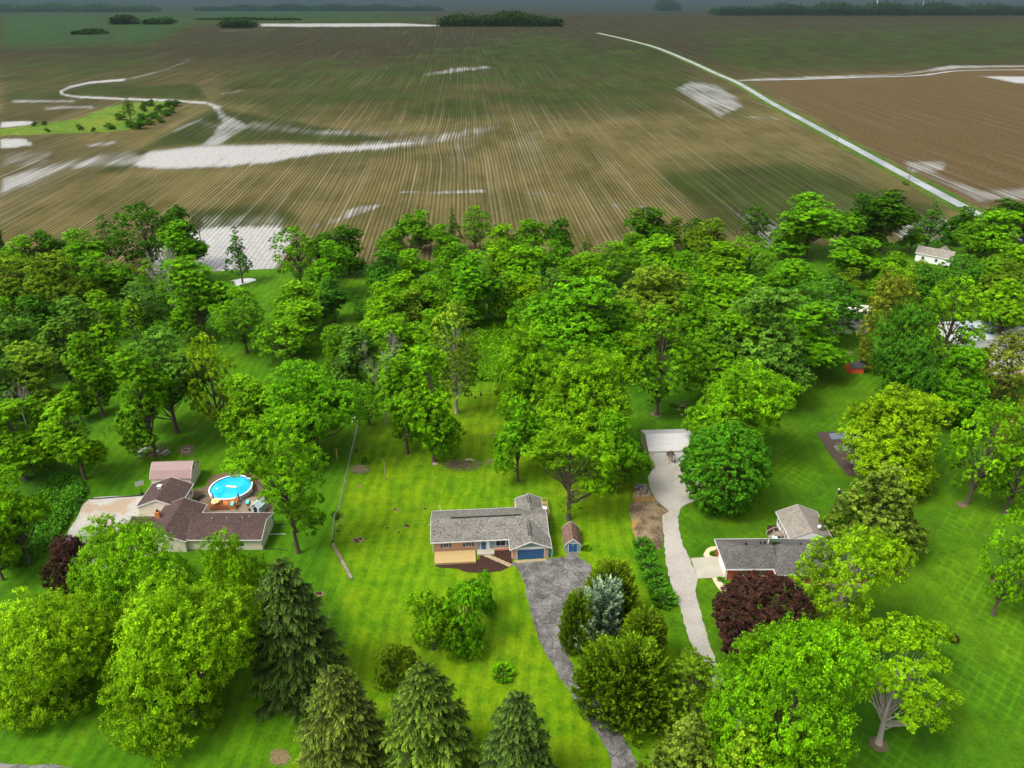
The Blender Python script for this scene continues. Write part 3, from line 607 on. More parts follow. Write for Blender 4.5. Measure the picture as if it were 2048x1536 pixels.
def cedar(name, seed, H=8, Rr=2.6, n=300, up=.75, L=.24, kind='round', fine=34, amp=.2):
    """dense evergreen shrub or juniper: outward and upward plumes of fine sprays"""
    rs = np.random.RandomState(seed); C, D, ti, cl = [], [], [], []
    for i in range(n):
        t = rs.uniform(0, 1)**.85; an = rs.uniform(0, 2*math.pi)
        pr = math.sqrt(max(0, 1-t**1.9)) if kind != 'round' else prof('round', np.array([.1+.9*t]))[0]
        d0 = np.array([[math.cos(an), math.sin(an), t]]); r = Rr*pr*lobes(d0/np.linalg.norm(d0), seed, amp)[0]*rs.uniform(.72, 1)
        base = np.array([math.cos(an)*r, math.sin(an)*r, .1+t*(H-.6)]); d = np.array([math.cos(an), math.sin(an), up+rs.uniform(-.2, .3)]); d /= np.linalg.norm(d)
        plume = H*.15+.3; k = fine; tt = rs.uniform(-.6, 1, k); spread = (.26*plume*(1.15-np.clip(tt, 0, 1)))[:, None]
        c = base+d*(plume*tt)[:, None]+unit(k, rs)*spread; dd = d+unit(k, rs)*.6; dd /= np.linalg.norm(dd, axis=1, keepdims=True)
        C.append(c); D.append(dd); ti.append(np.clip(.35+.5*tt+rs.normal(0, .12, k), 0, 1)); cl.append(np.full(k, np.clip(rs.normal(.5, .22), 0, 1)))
    C = np.concatenate(C); D = np.concatenate(D); C[:, 2] = np.maximum(C[:, 2], .08); m = len(C)
    V, Q = sprig(C, D, L*rs.uniform(.7, 1.3, m), L*.42*rs.uniform(.7, 1.3, m), rs)
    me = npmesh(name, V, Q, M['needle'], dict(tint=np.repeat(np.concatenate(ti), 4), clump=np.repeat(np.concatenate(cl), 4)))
    mb = MB(); mb.tube([(0, 0, -.1), (0, 0, H*.3), (0, 0, H*.75)], [.16, .12, .03], 6)
    for j in range(6): mb.tube([(0, 0, .3+j*.1), (math.cos(j)*Rr*.3, math.sin(j)*Rr*.3, H*.3), (math.cos(j)*Rr*.5, math.sin(j)*Rr*.5, H*.5)], [.09, .06, .02], 4, False)
    return dict(crown=me, trunk=mb.mesh(name+'_trunk', M['bark']), H=H, R=Rr, cb=.0)
def baretree(name, seed, H=12, n0=7, mat='bark'):
    rnd = random.Random(seed); mb = MB()
    def br(p, d, L, r, depth):
        q = p+d*L*.5+Vector((rnd.uniform(-.1, .1), rnd.uniform(-.1, .1), .05))*L; e = q+(d+Vector((rnd.uniform(-.3, .3), rnd.uniform(-.3, .3), .1))).normalized()*L*.5
        mb.tube([p, q, e], [r, r*.75, r*.45], 5 if depth > 1 else 3, False)
        if depth:
            for _ in range(3 if depth > 1 else 4):
                a = q.lerp(e, rnd.random()); nd = (d+Vector((rnd.uniform(-1, 1), rnd.uniform(-1, 1), rnd.uniform(-.1, .8)))*.8).normalized(); br(a, nd, L*.62, max(r*.42, .02), depth-1)
    mb.tube([(0, 0, -.1), (.1, 0, H*.3), (0, .1, H*.6)], [.22, .16, .1], 7)
    for i in range(n0):
        a = rnd.uniform(0, 6.28); z = H*rnd.uniform(.3, .62); br(Vector((0, 0, z)), Vector((math.cos(a)*.6, math.sin(a)*.6, .9)).normalized(), H*rnd.uniform(.2, .34), .08, 3)
    return mb.mesh(name, M[mat])
ARC = {}
def arcs(key, fn, seeds, **kw): ARC[key] = [fn('%s_leaves' % key, s, **kw) for s in seeds]
# near, dense crowns
arcs('NB', broadleaf, (14, 15, 16), multi=17, sep=.9, kind='round', H=18, Rr=11.5, cb=.08, nc=260, rc=1.95, tufts=18, per=19, leaf=.165, amp=.50, fill=.16, trunk_r=.5)
arcs('N', broadleaf, (11, 12, 13), multi=10, sep=.95, kind='round', H=15, Rr=7.4, cb=.10, nc=135, rc=1.75, tufts=18, per=20, leaf=.16, amp=.30, fill=.2, trunk_r=.38)
arcs('NO', broadleaf, (21, 22), multi=11, sep=1.0, kind='round', H=15, Rr=8.2, cb=.10, nc=130, rc=1.6, tufts=15, per=19, leaf=.15, amp=.42, fill=.22, openness=.22, trunk_r=.42)
arcs('C', broadleaf, (17,), kind='round', H=15, Rr=8, cb=.04, nc=210, rc=1.35, sep=.95, tufts=15, per=18, leaf=.17, amp=.12, fill=.12, trunk_r=.4)
# ordinary crowns
arcs('R', broadleaf, (31, 32, 33, 34, 35), multi=8, sep=.95, kind='round', H=18, Rr=6.2, cb=.14, nc=110, rc=1.65, tufts=15, per=18, leaf=.20, amp=.34)
arcs('T', broadleaf, (41, 42, 43, 44), multi=9, sep=.95, kind='tall', H=21, Rr=4.6, cb=.12, nc=150, rc=1.4, tufts=14, per=18, leaf=.19, amp=.38, fill=.2)
arcs('O', broadleaf, (51, 52, 53), kind='oak', H=17, Rr=6.8, cb=.2, nc=80, rc=1.45, tufts=13, per=15, leaf=.2, amp=.36, openness=.30, fill=.3, trunk_r=.36)
arcs('A', broadleaf, (61, 62, 63), kind='tall', H=18, Rr=4.4, cb=.20, nc=62, rc=1.15, tufts=9, per=10, leaf=.22, amp=.36, openness=.28, fill=.35, trunk_r=.25)
LL = []
for dx, y in ((-95,900),(-72,872),(-42,852),(-108,925),(-62,905),(-20,880),(-84,942),(-34,925),(2,905),(-2,945),(-40,965),(8,975),(-14,995),(12,1012),(-2,1035),(14,1052),(-58,880),(-85,915),(-10,860),(20,930),(-60,935)):
    LL.append(((dx+.166*(1105-y))/10.6, math.sin(dx*1.7+y)*2.2, (1105-y)/8.9))
arcs('L', broadleaf, (72,), H=28, Rr=6, cb=.2, rc=1.75, tufts=17, per=20, leaf=.17, trunk_r=.36, cents=[(x+a, d+b, z+c) for x, d, z in LL for a, b, c in ((0,0,0),(1.3,1.1,-.7),(-1.1,-1.3,-.3),(.3,-1.4,-1.1))])
ML = []; mb0 = px(1757, 1488)
for dx, y in ((-32,1262),(0,1250),(40,1240),(75,1248),(112,1256),(-18,1300),(22,1292),(62,1290),(100,1298),(132,1272),(-38,1332),(5,1340),(45,1332),(85,1338),(122,1330),(-22,1368),(30,1372),(70,1380),(110,1380),(142,1396),(62,1412),(95,1420),(116,1440),(70,1436),(0,1275),(50,1265),(90,1275)):
    z = 8+3.2*(1-((dx-50)/100)**2)-2.2*max(0, (y-1340)/100)+math.sin(dx+y)*.7; q = px(1757+dx, y, z)-mb0; ML.append((q.x, q.y, q.z))
arcs('M', broadleaf, (25,), H=13, Rr=6, cb=.3, rc=1.35, tufts=17, per=22, leaf=.16, trunk_r=.4, lean=.0, cents=[(x+a, d+b, z+c) for x, d, z in ML for a, b, c in ((0,0,0),(.7,.8,-.8),(-.8,-.5,-.3))])
arcs('NL', broadleaf, (24,), multi=11, sep=1.0, kind='round', H=15, Rr=8.2, cb=.38, nc=130, rc=1.6, tufts=15, per=19, leaf=.15, amp=.42, fill=.2, trunk_r=.45, lean=.36)
XL = [(-1,21,1.5),(-.2,19.6,1.4),(-4.2,18.6,1.4),(-6,17,1.5),(-4.6,15,1.4),(-2.4,17.2,1.3),(.8,17.6,1.3),(2.8,16.4,1.4),(4.6,17.2,1.6),(5.6,15.6,1.4),(6.2,12.6,1.6),(4.8,11.2,1.5),(4.2,9.4,1.4),(5.9,7.9,1.6),(7,9.4,1.3),(2.4,9.6,1.2),(-1.8,14,1.1),(-3,13,1.1),(.2,4.6,.5)]
arcs('X', broadleaf, (71,), H=22, Rr=7.2, cb=.27, rc=1.7, tufts=17, per=24, leaf=.18, trunk_r=.36, cents=[(x+dx*1.0, dy+(i%3-1)*1.1, z+dz) for i, (x, z, q) in enumerate(XL) for dx, dy, dz in (((0,0,0),) if q < .8 else ((0,0,0),(1.0,.9,-.4),(-.9,-.9,.3)))])
arcs('W', broadleaf, (81, 82), kind='round', H=16, Rr=6, cb=.06, nc=110, rc=1.3, tufts=12, per=14, leaf=.2, amp=.2, droop=.75)
arcs('P', broadleaf, (91, 92), kind='cone', H=15, Rr=6.4, cb=.03, nc=120, rc=1.15, tufts=12, per=20, leaf=.2, amp=.26, mat='needle', fill=.25)
arcs('Q', broadleaf, (95,), kind='cone', H=17, Rr=4.6, cb=.18, nc=52, rc=1.05, tufts=10, per=12, leaf=.2, amp=.34, openness=.25, fill=.2, droop=.3, trunk_r=.24)
arcs('S', spruce, (101, 102), H=15, Rr=4.8)
arcs('J', cedar, (111, 112), H=9, Rr=3.4, n=330, kind='cone', fine=60, L=.19, up=1.0, amp=.38)
arcs('U', broadleaf, (18, 19), kind='round', H=7, Rr=4, cb=.04, multi=7, sep=.9, nc=80, rc=.95, tufts=12, per=16, leaf=.13, amp=.3, fill=.15, trunk_r=.15)
arcs('V', cedar, (115,), H=8, Rr=3.6, n=130, kind='cone', fine=70, L=.17, up=.9, amp=.55)
arcs('B', cedar, (121, 122), H=2.2, Rr=1.6, n=130, up=.5, L=.12, kind='round', fine=34, amp=.1)
COL = dict(g=(.092,.235,.002), lg=(.125,.290,.002), yg=(.175,.320,.003), dg=(.040,.125,.002), ol=(.100,.180,.004), wil=(.135,.175,.010), sg=(.088,.195,.014),
 ch=(.058,.200,.005), rd=(.048,.022,.015), si=(.16,.23,.14), sp=(.070,.120,.010), spb=(.078,.114,.012), dsp=(.052,.095,.012), ced=(.078,.140,.003), pine=(.088,.145,.010), mg=(.090,.250,.002), bl=(.050,.165,.006), pal=(.140,.250,.010))
trng = random.Random(77)
def plant(kind, X, Y, h, a, col, name, label, cat, group=None, rz=None, idx=None, jitter=.05, yscale=1.0, trunkmat=None):
    trng.seed(int(X*977+Y*131)); L = ARC[kind]; A = L[trng.randrange(len(L)) if idx is None else idx % len(L)]
    t = thing(name, label, cat, (X, Y, 0), trng.uniform(0, 6.28) if rz is None else rz, group)
    t.scale = (a/A['R'], a/A['R']*yscale, h/A['H'])
    c = bpy.data.objects.new('crown', A['crown']); link(c, t)
    k = COL[col] if isinstance(col, str) else col; j = [1+trng.uniform(-jitter, jitter) for _ in range(3)]
    c.color = (k[0]*j[0], k[1]*j[1], k[2]*j[2], 1)
    s = bpy.data.objects.new('trunk', A['trunk']); link(s, t)
    if trunkmat: s.material_slots[0].link = 'OBJECT'; s.material_slots[0].material = M[trunkmat]
    return t
def fit(kind, cx, top, wpx, base):
    """world place, height and crown radius of a tree from its crown centre, crown top, crown width and foot in the photo"""
    cb = ARC[kind][0]['cb']; tt = tanth(top); th = math.atan(tt)
    def solve(Y):
        L = CH-Y*tt; lo, hi = .3, 60.
        for _ in range(40):
            h = (lo+hi)/2; hc = h*(1+cb)/2; c = h*(1-cb)/2; zc = Y*cp-(hc-CH)*sp; a = wpx/2*zc/F
            s_ = hc*math.cos(th)+math.sqrt((c*math.cos(th))**2+(a*math.sin(th))**2)
            if s_ < L*math.cos(th): lo = h
            else: hi = h
        return h, a, hc, zc
    if base > 0:
        Y = px(1024, base).y; h, a, hc, zc = solve(Y)
    else:
        lo, hi = 20., 900.; want = -base
        for _ in range(40):
            Y = (lo+hi)/2; h = solve(Y)[0]
            if h > want: lo = Y
            else: hi = Y
        h, a, hc, zc = solve(Y)
    return (cx-1024)/F*zc, Y, h, a
TREELOG = []
def tree(kind, cx, top, wpx, base, col, name, label, cat='tree', **kw):
    X, Y, h, a = fit(kind, cx, top, wpx, base); TREELOG.append((name, round(h, 1), round(a, 1), cx, top))
    return plant(kind, X, Y, h, a, col, name, label, cat, **kw)
def shrub(x, y, w_, h, col, name, label, group=None, kind='B', ys=1.0):
    p_ = px(x, y); zc = p_.y*cp+CH*sp; a = w_/2*zc/F
    return plant(kind, p_.x, p_.y, h, a, col, name, label, 'shrub', group=group, yscale=ys)
# ---------------------------------------------------------------- building helpers
def gable(par, x0, x1, y0, y1, zw, rise, axis, oh, ohg, wallm, roofm, trim='white', th=.16, base=0, gaps=(0, 0)):
    """a gabled wing: wall prism, two roof slabs, fascia along eaves and rakes (local coordinates of par)"""
    if axis == 'x': P = lambda a, b, z: (a, b, z); a0, a1, b0, b1 = x0, x1, y0, y1
    else: P = lambda a, b, z: (b, a, z); a0, a1, b0, b1 = y0, y1, x0, x1
    bm_ = (b0+b1)/2; hw = (b1-b0)/2; sl = rise/hw
    pr = [(b0, base), (b1, base), (b1, zw), (bm_, zw+rise), (b0, zw)]
    MB().add([P(a0, b, z) for b, z in pr]+[P(a1, b, z) for b, z in pr], [(0,1,2,3,4), (9,8,7,6,5)]+[(i, (i+1) % 5, (i+1) % 5+5, i+5) for i in range(5)]).build('wall', wallm, par)
    e0, e1 = a0-ohg*(1-gaps[0]), a1+ohg*(1-gaps[1]); zr = zw+rise+.03+th; ze = zw-oh*sl+.03+th
    r = MB(); r.slab([P(e0, b0-oh, ze), P(e1, b0-oh, ze), P(e1, bm_, zr), P(e0, bm_, zr)], th); r.slab([P(e0, bm_, zr), P(e1, bm_, zr), P(e1, b1+oh, ze), P(e0, b1+oh, ze)], th)
    ro = r.build('roof', roofm, par)
    t = MB(); tt = .05; d = .22
    for b_ in (b0-oh-tt, b1+oh):
        t.slab([P(e0-tt, b_, ze+.02), P(e1+tt, b_, ze+.02), P(e1+tt, b_+tt, ze+.02), P(e0-tt, b_+tt, ze+.02)], d)
    for a_ in ([e0-tt] if not gaps[0] else [])+([e1] if not gaps[1] else []):
        for bb_ in (b0-oh, b1+oh):
            t.slab([P(a_, bb_, ze+.02), P(a_+tt, bb_, ze+.02), P(a_+tt, bm_, zr+.02), P(a_, bm_, zr+.02)], d)
    t.build('fascia', M[trim] if isinstance(trim, str) else trim, par); return ro
def win(par, x, z, w_, h, y=0, d=-1, axis='y', shut=None, name='window', fr='white'):
    """window whose outside faces -y (d=-1) or, for axis x, -x / +x"""
    f = MB(); gl = MB(); t = .07
    def P(a, b, dep):
        return (a, y+d*dep, b) if axis == 'y' else (y+d*dep, a, b)
    def bx(mb, a0, a1, b0, b1, d0, d1):
        p, q = P(a0, b0, d0), P(a1, b1, d1); mb.bb(min(p[0], q[0]), max(p[0], q[0]), min(p[1], q[1]), max(p[1], q[1]), min(p[2], q[2]), max(p[2], q[2]))
    bx(f, x-w_/2-t, x-w_/2, z-t, z+h+t, .0, .06); bx(f, x+w_/2, x+w_/2+t, z-t, z+h+t, 0, .06); bx(f, x-w_/2, x+w_/2, z-t, z, 0, .06); bx(f, x-w_/2, x+w_/2, z+h, z+h+t, 0, .06)
    bx(f, x-.02, x+.02, z, z+h, 0.005, .05); bx(gl, x-w_/2, x+w_/2, z, z+h, 0.001, .02)
    o = f.build(name, M[fr], par); gl.build('pane', M['glass'], o)
    if shut:
        for s_ in (-1, 1):
            m_ = MB(); a = x+s_*(w_/2+t+.22); bx(m_, a-.2, a+.2, z-t, z+h+t, .002, .045); m_.build('shutter', M[shut], o)
    return o
def posts(mb, pts, h, r=.05):
    for p_ in pts: mb.box((p_[0], p_[1], p_[2]+h/2 if len(p_) > 2 else h/2), (r*2, r*2, h))
# ================================================================ the middle ranch house
HR = R(4.2); O = px(868.3, 1105.3)
hs_ = thing('ranch_house', 'brick ranch house with mottled grey roof and blue double garage door, middle of the picture', 'house', (O.x, O.y+.05, 0), HR)
gable(hs_, 0, 20.45, 0, 8.1, 2.78, 1.55, 'x', .62, .45, M['brick'], M['shingle_grey'])
# the recessed sage front of the entrance bay is a separate siding panel
MB().bb(7.9, 14.0, -.10, .0, .0, 2.6).build('siding', M['grayblue'], hs_)
gable(hs_, 14.05, 20.55, -2.95, 3.9, 2.72, 1.42, 'y', .5, .55, M['brick'], M['shingle_grey'], gaps=(0, 1))
gable(hs_, 16.0, 20.3, 4.2, 11.2, 2.66, .92, 'y', .4, .4, M['brick'], M['shingle_grey'], gaps=(1, 0))
# garage front: gable siding, header, door
t = MB(); t.add([(14.5,-3.02,2.78),(20.1,-3.02,2.78),(17.3,-3.02,4.0),(14.5,-2.96,2.78),(20.1,-2.96,2.78),(17.3,-2.96,4.0)], [(0,1,2),(3,5,4),(0,3,4,1),(1,4,5,2),(2,5,3,0)]); t.build('gable_siding', M['grayblue'], hs_)
MB().bb(14.5, 20.1, -3.06, -2.96, 2.22, 2.74).build('header_board', M['white'], hs_)
gd = MB().bb(14.78, 19.86, -3.00, -2.95, 0, 2.22).build('garage_door', M['white'], hs_)
for i in range(4): MB().bb(14.94, 19.70, -3.06, -3.0, .03+i*.54, .54+i*.54).build('panel', M['navy'], gd)
win(hs_, 2.2, 1.15, .95, 1.0, 0, shut='navy'); win(hs_, 6.25, 1.15, .95, 1.0, 0, shut='navy')
d_ = MB().bb(8.55, 9.45, -.17, -.10, .35, 2.3).build('front_door', M['navy'], hs_); MB().bb(8.45, 8.55, -.19, -.10, .35, 2.36).bb(9.45, 9.55, -.19, -.10, .35, 2.36).bb(9.6, 10.1, -.19, -.10, .35, 2.36).build('door_frame', M['white'], d_)
win(hs_, 12.1, .95, 1.9, 1.15, -.10, shut='navy'); win(hs_, 11.0, .95, .4, 1.15, -.10); win(hs_, 13.25, .95, .4, 1.15, -.10)
MB().bb(7.75, 10.9, -1.5, -.1, 0, .34).build('porch_slab', M['concrete'], hs_)
MB().bb(10.9, 14.0, -.35, -.1, 0, .5).build('planter_wall', M['brick'], hs_)
tag(sheet('garage_apron', [(1030,1121.5),(1092,1117.5),(1093,1122),(1032,1127)], .10, M['stone'], jit=0, step=99, smooth=False), kind='structure')
# ridge vents, pipe, chimney, gutters
r_ = MB(); r_.slab([(3.2,3.88,4.56),(16.2,3.88,4.56),(16.2,4.2,4.56),(3.2,4.2,4.56)], .08); r_.build('ridge_vent', M['black'], hs_)
for a_ in ((-1.9, 1.4, 4.29, 17.3), (8.6, 10.6, 3.72, 18.15)):
    for q in (a_[3]-.3, a_[3]+.14): MB().bb(q, q+.16, a_[0], a_[1], a_[2], a_[2]+.10).build('ridge_vent', M['shingle_black'], hs_)
MB().tube([(15.4,3.3,3.9),(15.4,3.3,4.75)], .06, 8).build('vent_pipe', M['white'], hs_)
ch = MB().bb(20.62, 21.3, 6.9, 7.7, 0, 3.3).build('chimney', M['brick'], hs_); MB().bb(20.58, 21.34, 6.86, 7.74, 3.3, 3.42).build('chimney_cap', M['white'], ch)
for x_, y_ in ((-.40, -.62), (20.95, -3.4), (13.72, -3.4)): MB().tube([(x_,y_,2.25),(x_+.25,y_+.5,2.0),(x_+.25,y_+.5,.1)], .05, 6).build('downspout', M['white'], hs_)
for p_ in ([(-1.1,4.5,2.9),(-.5,4.5,3.0),(-.45,4.6,3.5)], [(1.2,9.0,2.2),(1.1,9.0,3.6),(.8,9.0,3.7)]): MB().tube(p_, .035, 5).build('antenna', M['dish'], hs_)
# rear deck with rail
dk = MB(); dk.bb(15.6, 22.0, 11.6, 13.0, .5, .6); dk.bb(20.7, 22.0, 8.2, 11.6, .5, .6); dko = dk.build('rear_deck', M['deckwood'], hs_)
rl = MB()
for a_, b_ in (((15.65,13.0),(22.0,13.0)), ((22.0,13.0),(22.0,8.2))):
    rl.tube([(a_[0],a_[1],1.5),(b_[0],b_[1],1.5)], .06, 4)
    for i in range(8): f_ = i/7; x_ = a_[0]+(b_[0]-a_[0])*f_; y_ = a_[1]+(b_[1]-a_[1])*f_; rl.bb(x_-.05, x_+.05, y_-.05, y_+.05, 0, 1.5)
rl.build('railing', M['deckwood'], dko)
# front deck: every plank a piece
fd = thing('wooden_deck', 'pale new wooden deck before the brick front wall of the ranch house', 'deck', tuple(O+Vector((.2,-.25,0))), HR)
ps = None
for i in range(50):
    if ps is None: o = MB().bb(0, .135, -3.15, -.02, .42, .46).build('plank', M['deckwood'], fd); ps = o
    else: o = ps.copy(); link(o, fd); o.location = (i*.145, 0, 0)
MB().bb(0, 7.25, -3.2, -3.15, 0.02, .44).bb(-.05, 0, -3.2, -.02, .02, .44).bb(7.25, 7.3, -3.2, -.02, .02, .44).build('skirt', M['deckwood'], fd)
tag(sheet('mulch_bed', [(873,1129),(872,1134),(895,1137),(915,1138),(933,1145),(950,1146),(985,1145),(1005,1141),(1017,1135),(1024,1128),(1024,1100),(980,1104),(960,1106),(952,1122)], .07, M['mulch'], jit=.08, step=.6, seed=9), kind='structure')
# stepping stones from porch to drive
pth = thing('stone_walk', 'stepping stone walk crossing the dark mulch bed to the garage corner', 'path', tuple(px(962, 1106)))
A_, B_ = px(963, 1107), px(1021, 1132); rs_ = random.Random(4)
for i in range(13):
    f_ = (i+.5)/13; p_ = A_.lerp(B_, f_)-px(962, 1106); ang = math.atan2(B_.y-A_.y, B_.x-A_.x)
    MB().box((p_.x, p_.y, .11), (.5+rs_.uniform(-.04,.04), .85+rs_.uniform(-.1,.1), .08), ang+rs_.uniform(-.15,.15)).build('stone', M['stone'], pth)
# wheelie bin and small things by the garage
def bin_(p, col, label):
    b = thing('wheelie_bin', label, 'bin', tuple(p)); MB().add([(-.28,-.3,.1),(.28,-.3,.1),(.28,.3,.1),(-.28,.3,.1),(-.34,-.38,1.05),(.34,-.38,1.05),(.34,.38,1.05),(-.34,.38,1.05)], [(0,3,2,1),(4,5,6,7),(0,1,5,4),(1,2,6,5),(2,3,7,6),(3,0,4,7)]).build('body', M[col], b)
    MB().bb(-.37,.37,-.42,.42,1.06,1.14).build('lid', M[col], b)
    for s_ in (-1, 1): MB().tube([(s_*.3,.32,.12),(s_*.38,.32,.12)], .12, 10).build('wheel', M['black'], b)
    return b
bin_(px(1103, 1112), 'teal', 'teal wheelie bin at the right corner of the blue garage door')
# ================================================================ blue doored shed
def gambrel(par, x0, x1, y0, y1, zw, zb, zp, inset, axis, wallm, roofm, oh=.12, trimm=None, name='roof'):
    if axis == 'y': P = lambda a, b, z: (b, a, z); a0, a1, b0, b1 = y0, y1, x0, x1
    else: P = lambda a, b, z: (a, b, z); a0, a1, b0, b1 = x0, x1, y0, y1
    m_ = (b0+b1)/2; pr = [(b0,0),(b1,0),(b1,zw),(b1-inset,zb),(m_,zp),(b0+inset,zb),(b0,zw)]; n = 7
    MB().add([P(a0,b,z) for b, z in pr]+[P(a1,b,z) for b, z in pr], [tuple(range(n)), tuple(reversed(range(n, 2*n)))]+[(i,(i+1)%n,(i+1)%n+n,i+n) for i in range(n)]).build('wall', wallm, par)
    r = MB(); t = .09; k = .03
    q = [(b0-.14, zw-.16),(b0+inset-.05, zb+k),(m_, zp+k+.02),(b1-inset+.05, zb+k),(b1+.14, zw-.16)]
    for (u0, v0), (u1, v1) in zip(q[:-1], q[1:]):
        r.slab([P(a0-oh,u0,v0+t), P(a1+oh,u0,v0+t), P(a1+oh,u1,v1+t), P(a0-oh,u1,v1+t)], t)
    r.build(name, roofm, par)
    if trimm:
        tr = MB()
        for a_ in (a0-oh-.05, a1+oh):
            for (u0, v0), (u1, v1) in zip(q[:-1], q[1:]): tr.slab([P(a_,u0,v0+t+.01), P(a_+.05,u0,v0+t+.01), P(a_+.05,u1,v1+t+.01), P(a_,u1,v1+t+.01)], .16)
        tr.build('trim', trimm, par)
s1 = thing('garden_shed', 'small gambrel shed with rusty brown roof and bright blue double door', 'shed', tuple(px(1128.5, 1103.7)), R(1.5))
gambrel(s1, 0, 3.05, 0, 4.9, 1.45, 2.15, 2.85, .62, 'y', M['grayblue'], M['shingle_rust'], trimm=M['white'])
MB().bb(.68, 2.38, -.05, 0, .05, 2.02).build('door_frame', M['white'], s1)
for a_, b_ in ((.76,1.50),(1.54,2.28)):
    d_ = MB().bb(a_, b_, -.10, -.05, .08, 1.93).build('door', M['navy'], s1); MB().bb(b_-.12 if a_ < 1 else a_+.02, b_-.02 if a_ < 1 else a_+.12, -.12, -.10, 1.6, 1.72).build('handle', M['dish'], d_)
tag(sheet('shed_ramp', [(1136,1103),(1156,1103),(1158,1113),(1135,1113)], .08, M['asphalt'], jit=.1, step=.5), kind='structure')
# ================================================================ left property
L1 = thing('white_ranch_house', 'cream ranch house with several dark brown roofs beside the round pool', 'house', (-66, 115, 0), 0)
def lo(x, y): return x+66, y-115
# garage wing (gable toward the camera)
gable(L1, *[v+66 for v in (-71.9, -64.2)], 119.6-115, 126.9-115, 2.5, 1.55, 'y', .3, .15, M['cream'], M['shingle_brown'])
gable(L1, -66.6+66, -59.1+66, 109.4-115, 120.0-115, 2.5, 1.55, 'y', .3, .2, M['cream'], M['shingle_brown'])
gable(L1, -59.3+66, -45.5+66, 110.0-115, 117.3-115, 2.5, 1.35, 'x', .35, .2, M['cream'], M['shingle_brown'], gaps=(1, 0))
r = MB(); r.slab([(-5.4,-4.4,2.2),(-.7,-4.4,2.2),(-.7,1.3,2.75),(-5.4,1.3,2.75)], .14); r.build('roof', M['shingle_brown'], L1); MB().bb(-5.0,-.9,-4,1.2,0,2.05).build('wall', M['cream'], L1)
c_ = MB().bb(-.75,.05,.6,1.4,2.5,4.1).build('chimney', M['redwood'], L1); MB().tube([(-.35,1,4.1),(-.35,1,4.5)], .2, 8).build('flue', M['black'], c_)
MB().bb(-3.45,-2.75,8.6,9.2,3.6,4.35).build('roof_vent', M['dish'], L1)
MB().bb(-3.55,-2.65,8.5,9.3,4.35,4.42).build('roof_vent', M['white'], L1)
for x_, y_ in ((10.5,-.9),(13.2,-.7),(16,-.55),(17.2,-.2)): MB().tube([(x_,y_,3.6),(x_,y_,4.15)], .07, 6).build('vent_pipe', M['dish'], L1)
win(L1, 2.8-.5, 1.2, 0.9, .9, 20.5, 1, 'x'); win(L1, 8.2-5, 1.2, 1.1, .9, 5.0, -1); win(L1, 16.5, .9, 1.5, 1.1, -5.0, -1); win(L1, 12.2, .9, 1.5, 1.1, -5.0, -1)
win(L1, 9.2, 1.3, .5, .8, 1.8, 1, 'x'); win(L1, 10.6, 1.0, .8, 1.2, 1.8, 1, 'x')
# barn behind
Bn = thing('gambrel_barn', 'cream gambrel barn with ribbed brownish metal roof behind the garage roof', 'barn', tuple(px(385.1, 976.7)), R(3))
gambrel(Bn, -7.9, 0, 0, 5.6, 2.6, 3.75, 4.75, 1.15, 'x', M['cream'], M['ribbrown'], oh=.15, trimm=M['cream'])
for z_ in (3.05, 3.5): MB().bb(0.0, .04, 2.45, 2.95, z_, z_+.3).build('vent', M['black'], Bn)
# pool
PC = px(461.4, 974, 1.3); PR = 4.15
pool = thing('swimming_pool', 'round above ground pool with bright blue water and white rim', 'pool', (PC.x, PC.y, 0))
n_ = 36; inner = []; wl = MB(); rm = MB(); wt = MB()
def ring(r, z): return [(r*math.cos(2*math.pi*k_/n_), r*math.sin(2*math.pi*k_/n_), z) for k_ in range(n_)]
def rings(mb, rr): mb.add(sum((ring(r_, z_) for r_, z_ in rr), []), [(i*n_+k_, i*n_+(k_+1)%n_, (i+1)*n_+(k_+1)%n_, (i+1)*n_+k_) for i in range(len(rr)-1) for k_ in range(n_)]); return mb
rings(wl, [(PR+.02, 0), (PR+.02, 1.28)]); wl.build('pool_wall', M['white'], pool)
rings(rm, [(PR-.16, 1.26), (PR-.16, 1.33), (PR+.14, 1.33), (PR+.14, 1.26), (PR-.16, 1.26)]); rm.build('rim', M['white'], pool)
g = G('pool_liner'); o_ = g.obj(); a_ = g.voro(o_, 3, 'DISTANCE_TO_EDGE'); g.bsdf(g.mix(g.ramp(a_, 0, .12, .25, 0), (.02, .36, .62), (.08, .55, .75)), .4, .3); M['liner'] = g.m
g = G('pool_water'); p_ = g.pos(); w1 = g.noise(p_, 3, 3, .6, .6); c_ = g.noise(p_, .35, 2)
b_ = g.bsdf(g.mix(g.ramp(c_, .35, .65), (.012, .36, .62), (.03, .46, .70)), .06, .5, 0, g.bump(w1, .10, .05)); M['poolwater'] = g.m
rings(MB(), [(PR-.03, .8), (PR-.03, 1.27)]).build('liner', M['liner'], pool)
MB().add(ring(PR-.03, 1.10), [tuple(range(n_))]).build('water', M['poolwater'], pool)
for k_ in range(12): a_ = 2*math.pi*k_/12+.1; MB().box(((PR+.06)*math.cos(a_), (PR+.06)*math.sin(a_), .63), (.1, .14, 1.26), a_).build('upright', M['dish'], pool)
fl = MB(); fl.blob((0,0,0), (.62,.28,.09), random.Random(1), 9, 5, .15).blob((.75,-.12,0), (.5,.3,.09), random.Random(2), 9, 5, .15).blob((-.7,.15,0), (.45,.33,.09), random.Random(3), 9, 5, .15)
fo = fl.build('pool_float', plain('peach_vinyl', (.75, .50, .25), .4, .05)); fo.location = (px(461, 973).x+.9, PC.y+.35, 1.16); tag(fo, 'peach coloured inflatable lying on the blue pool water', 'pool float')
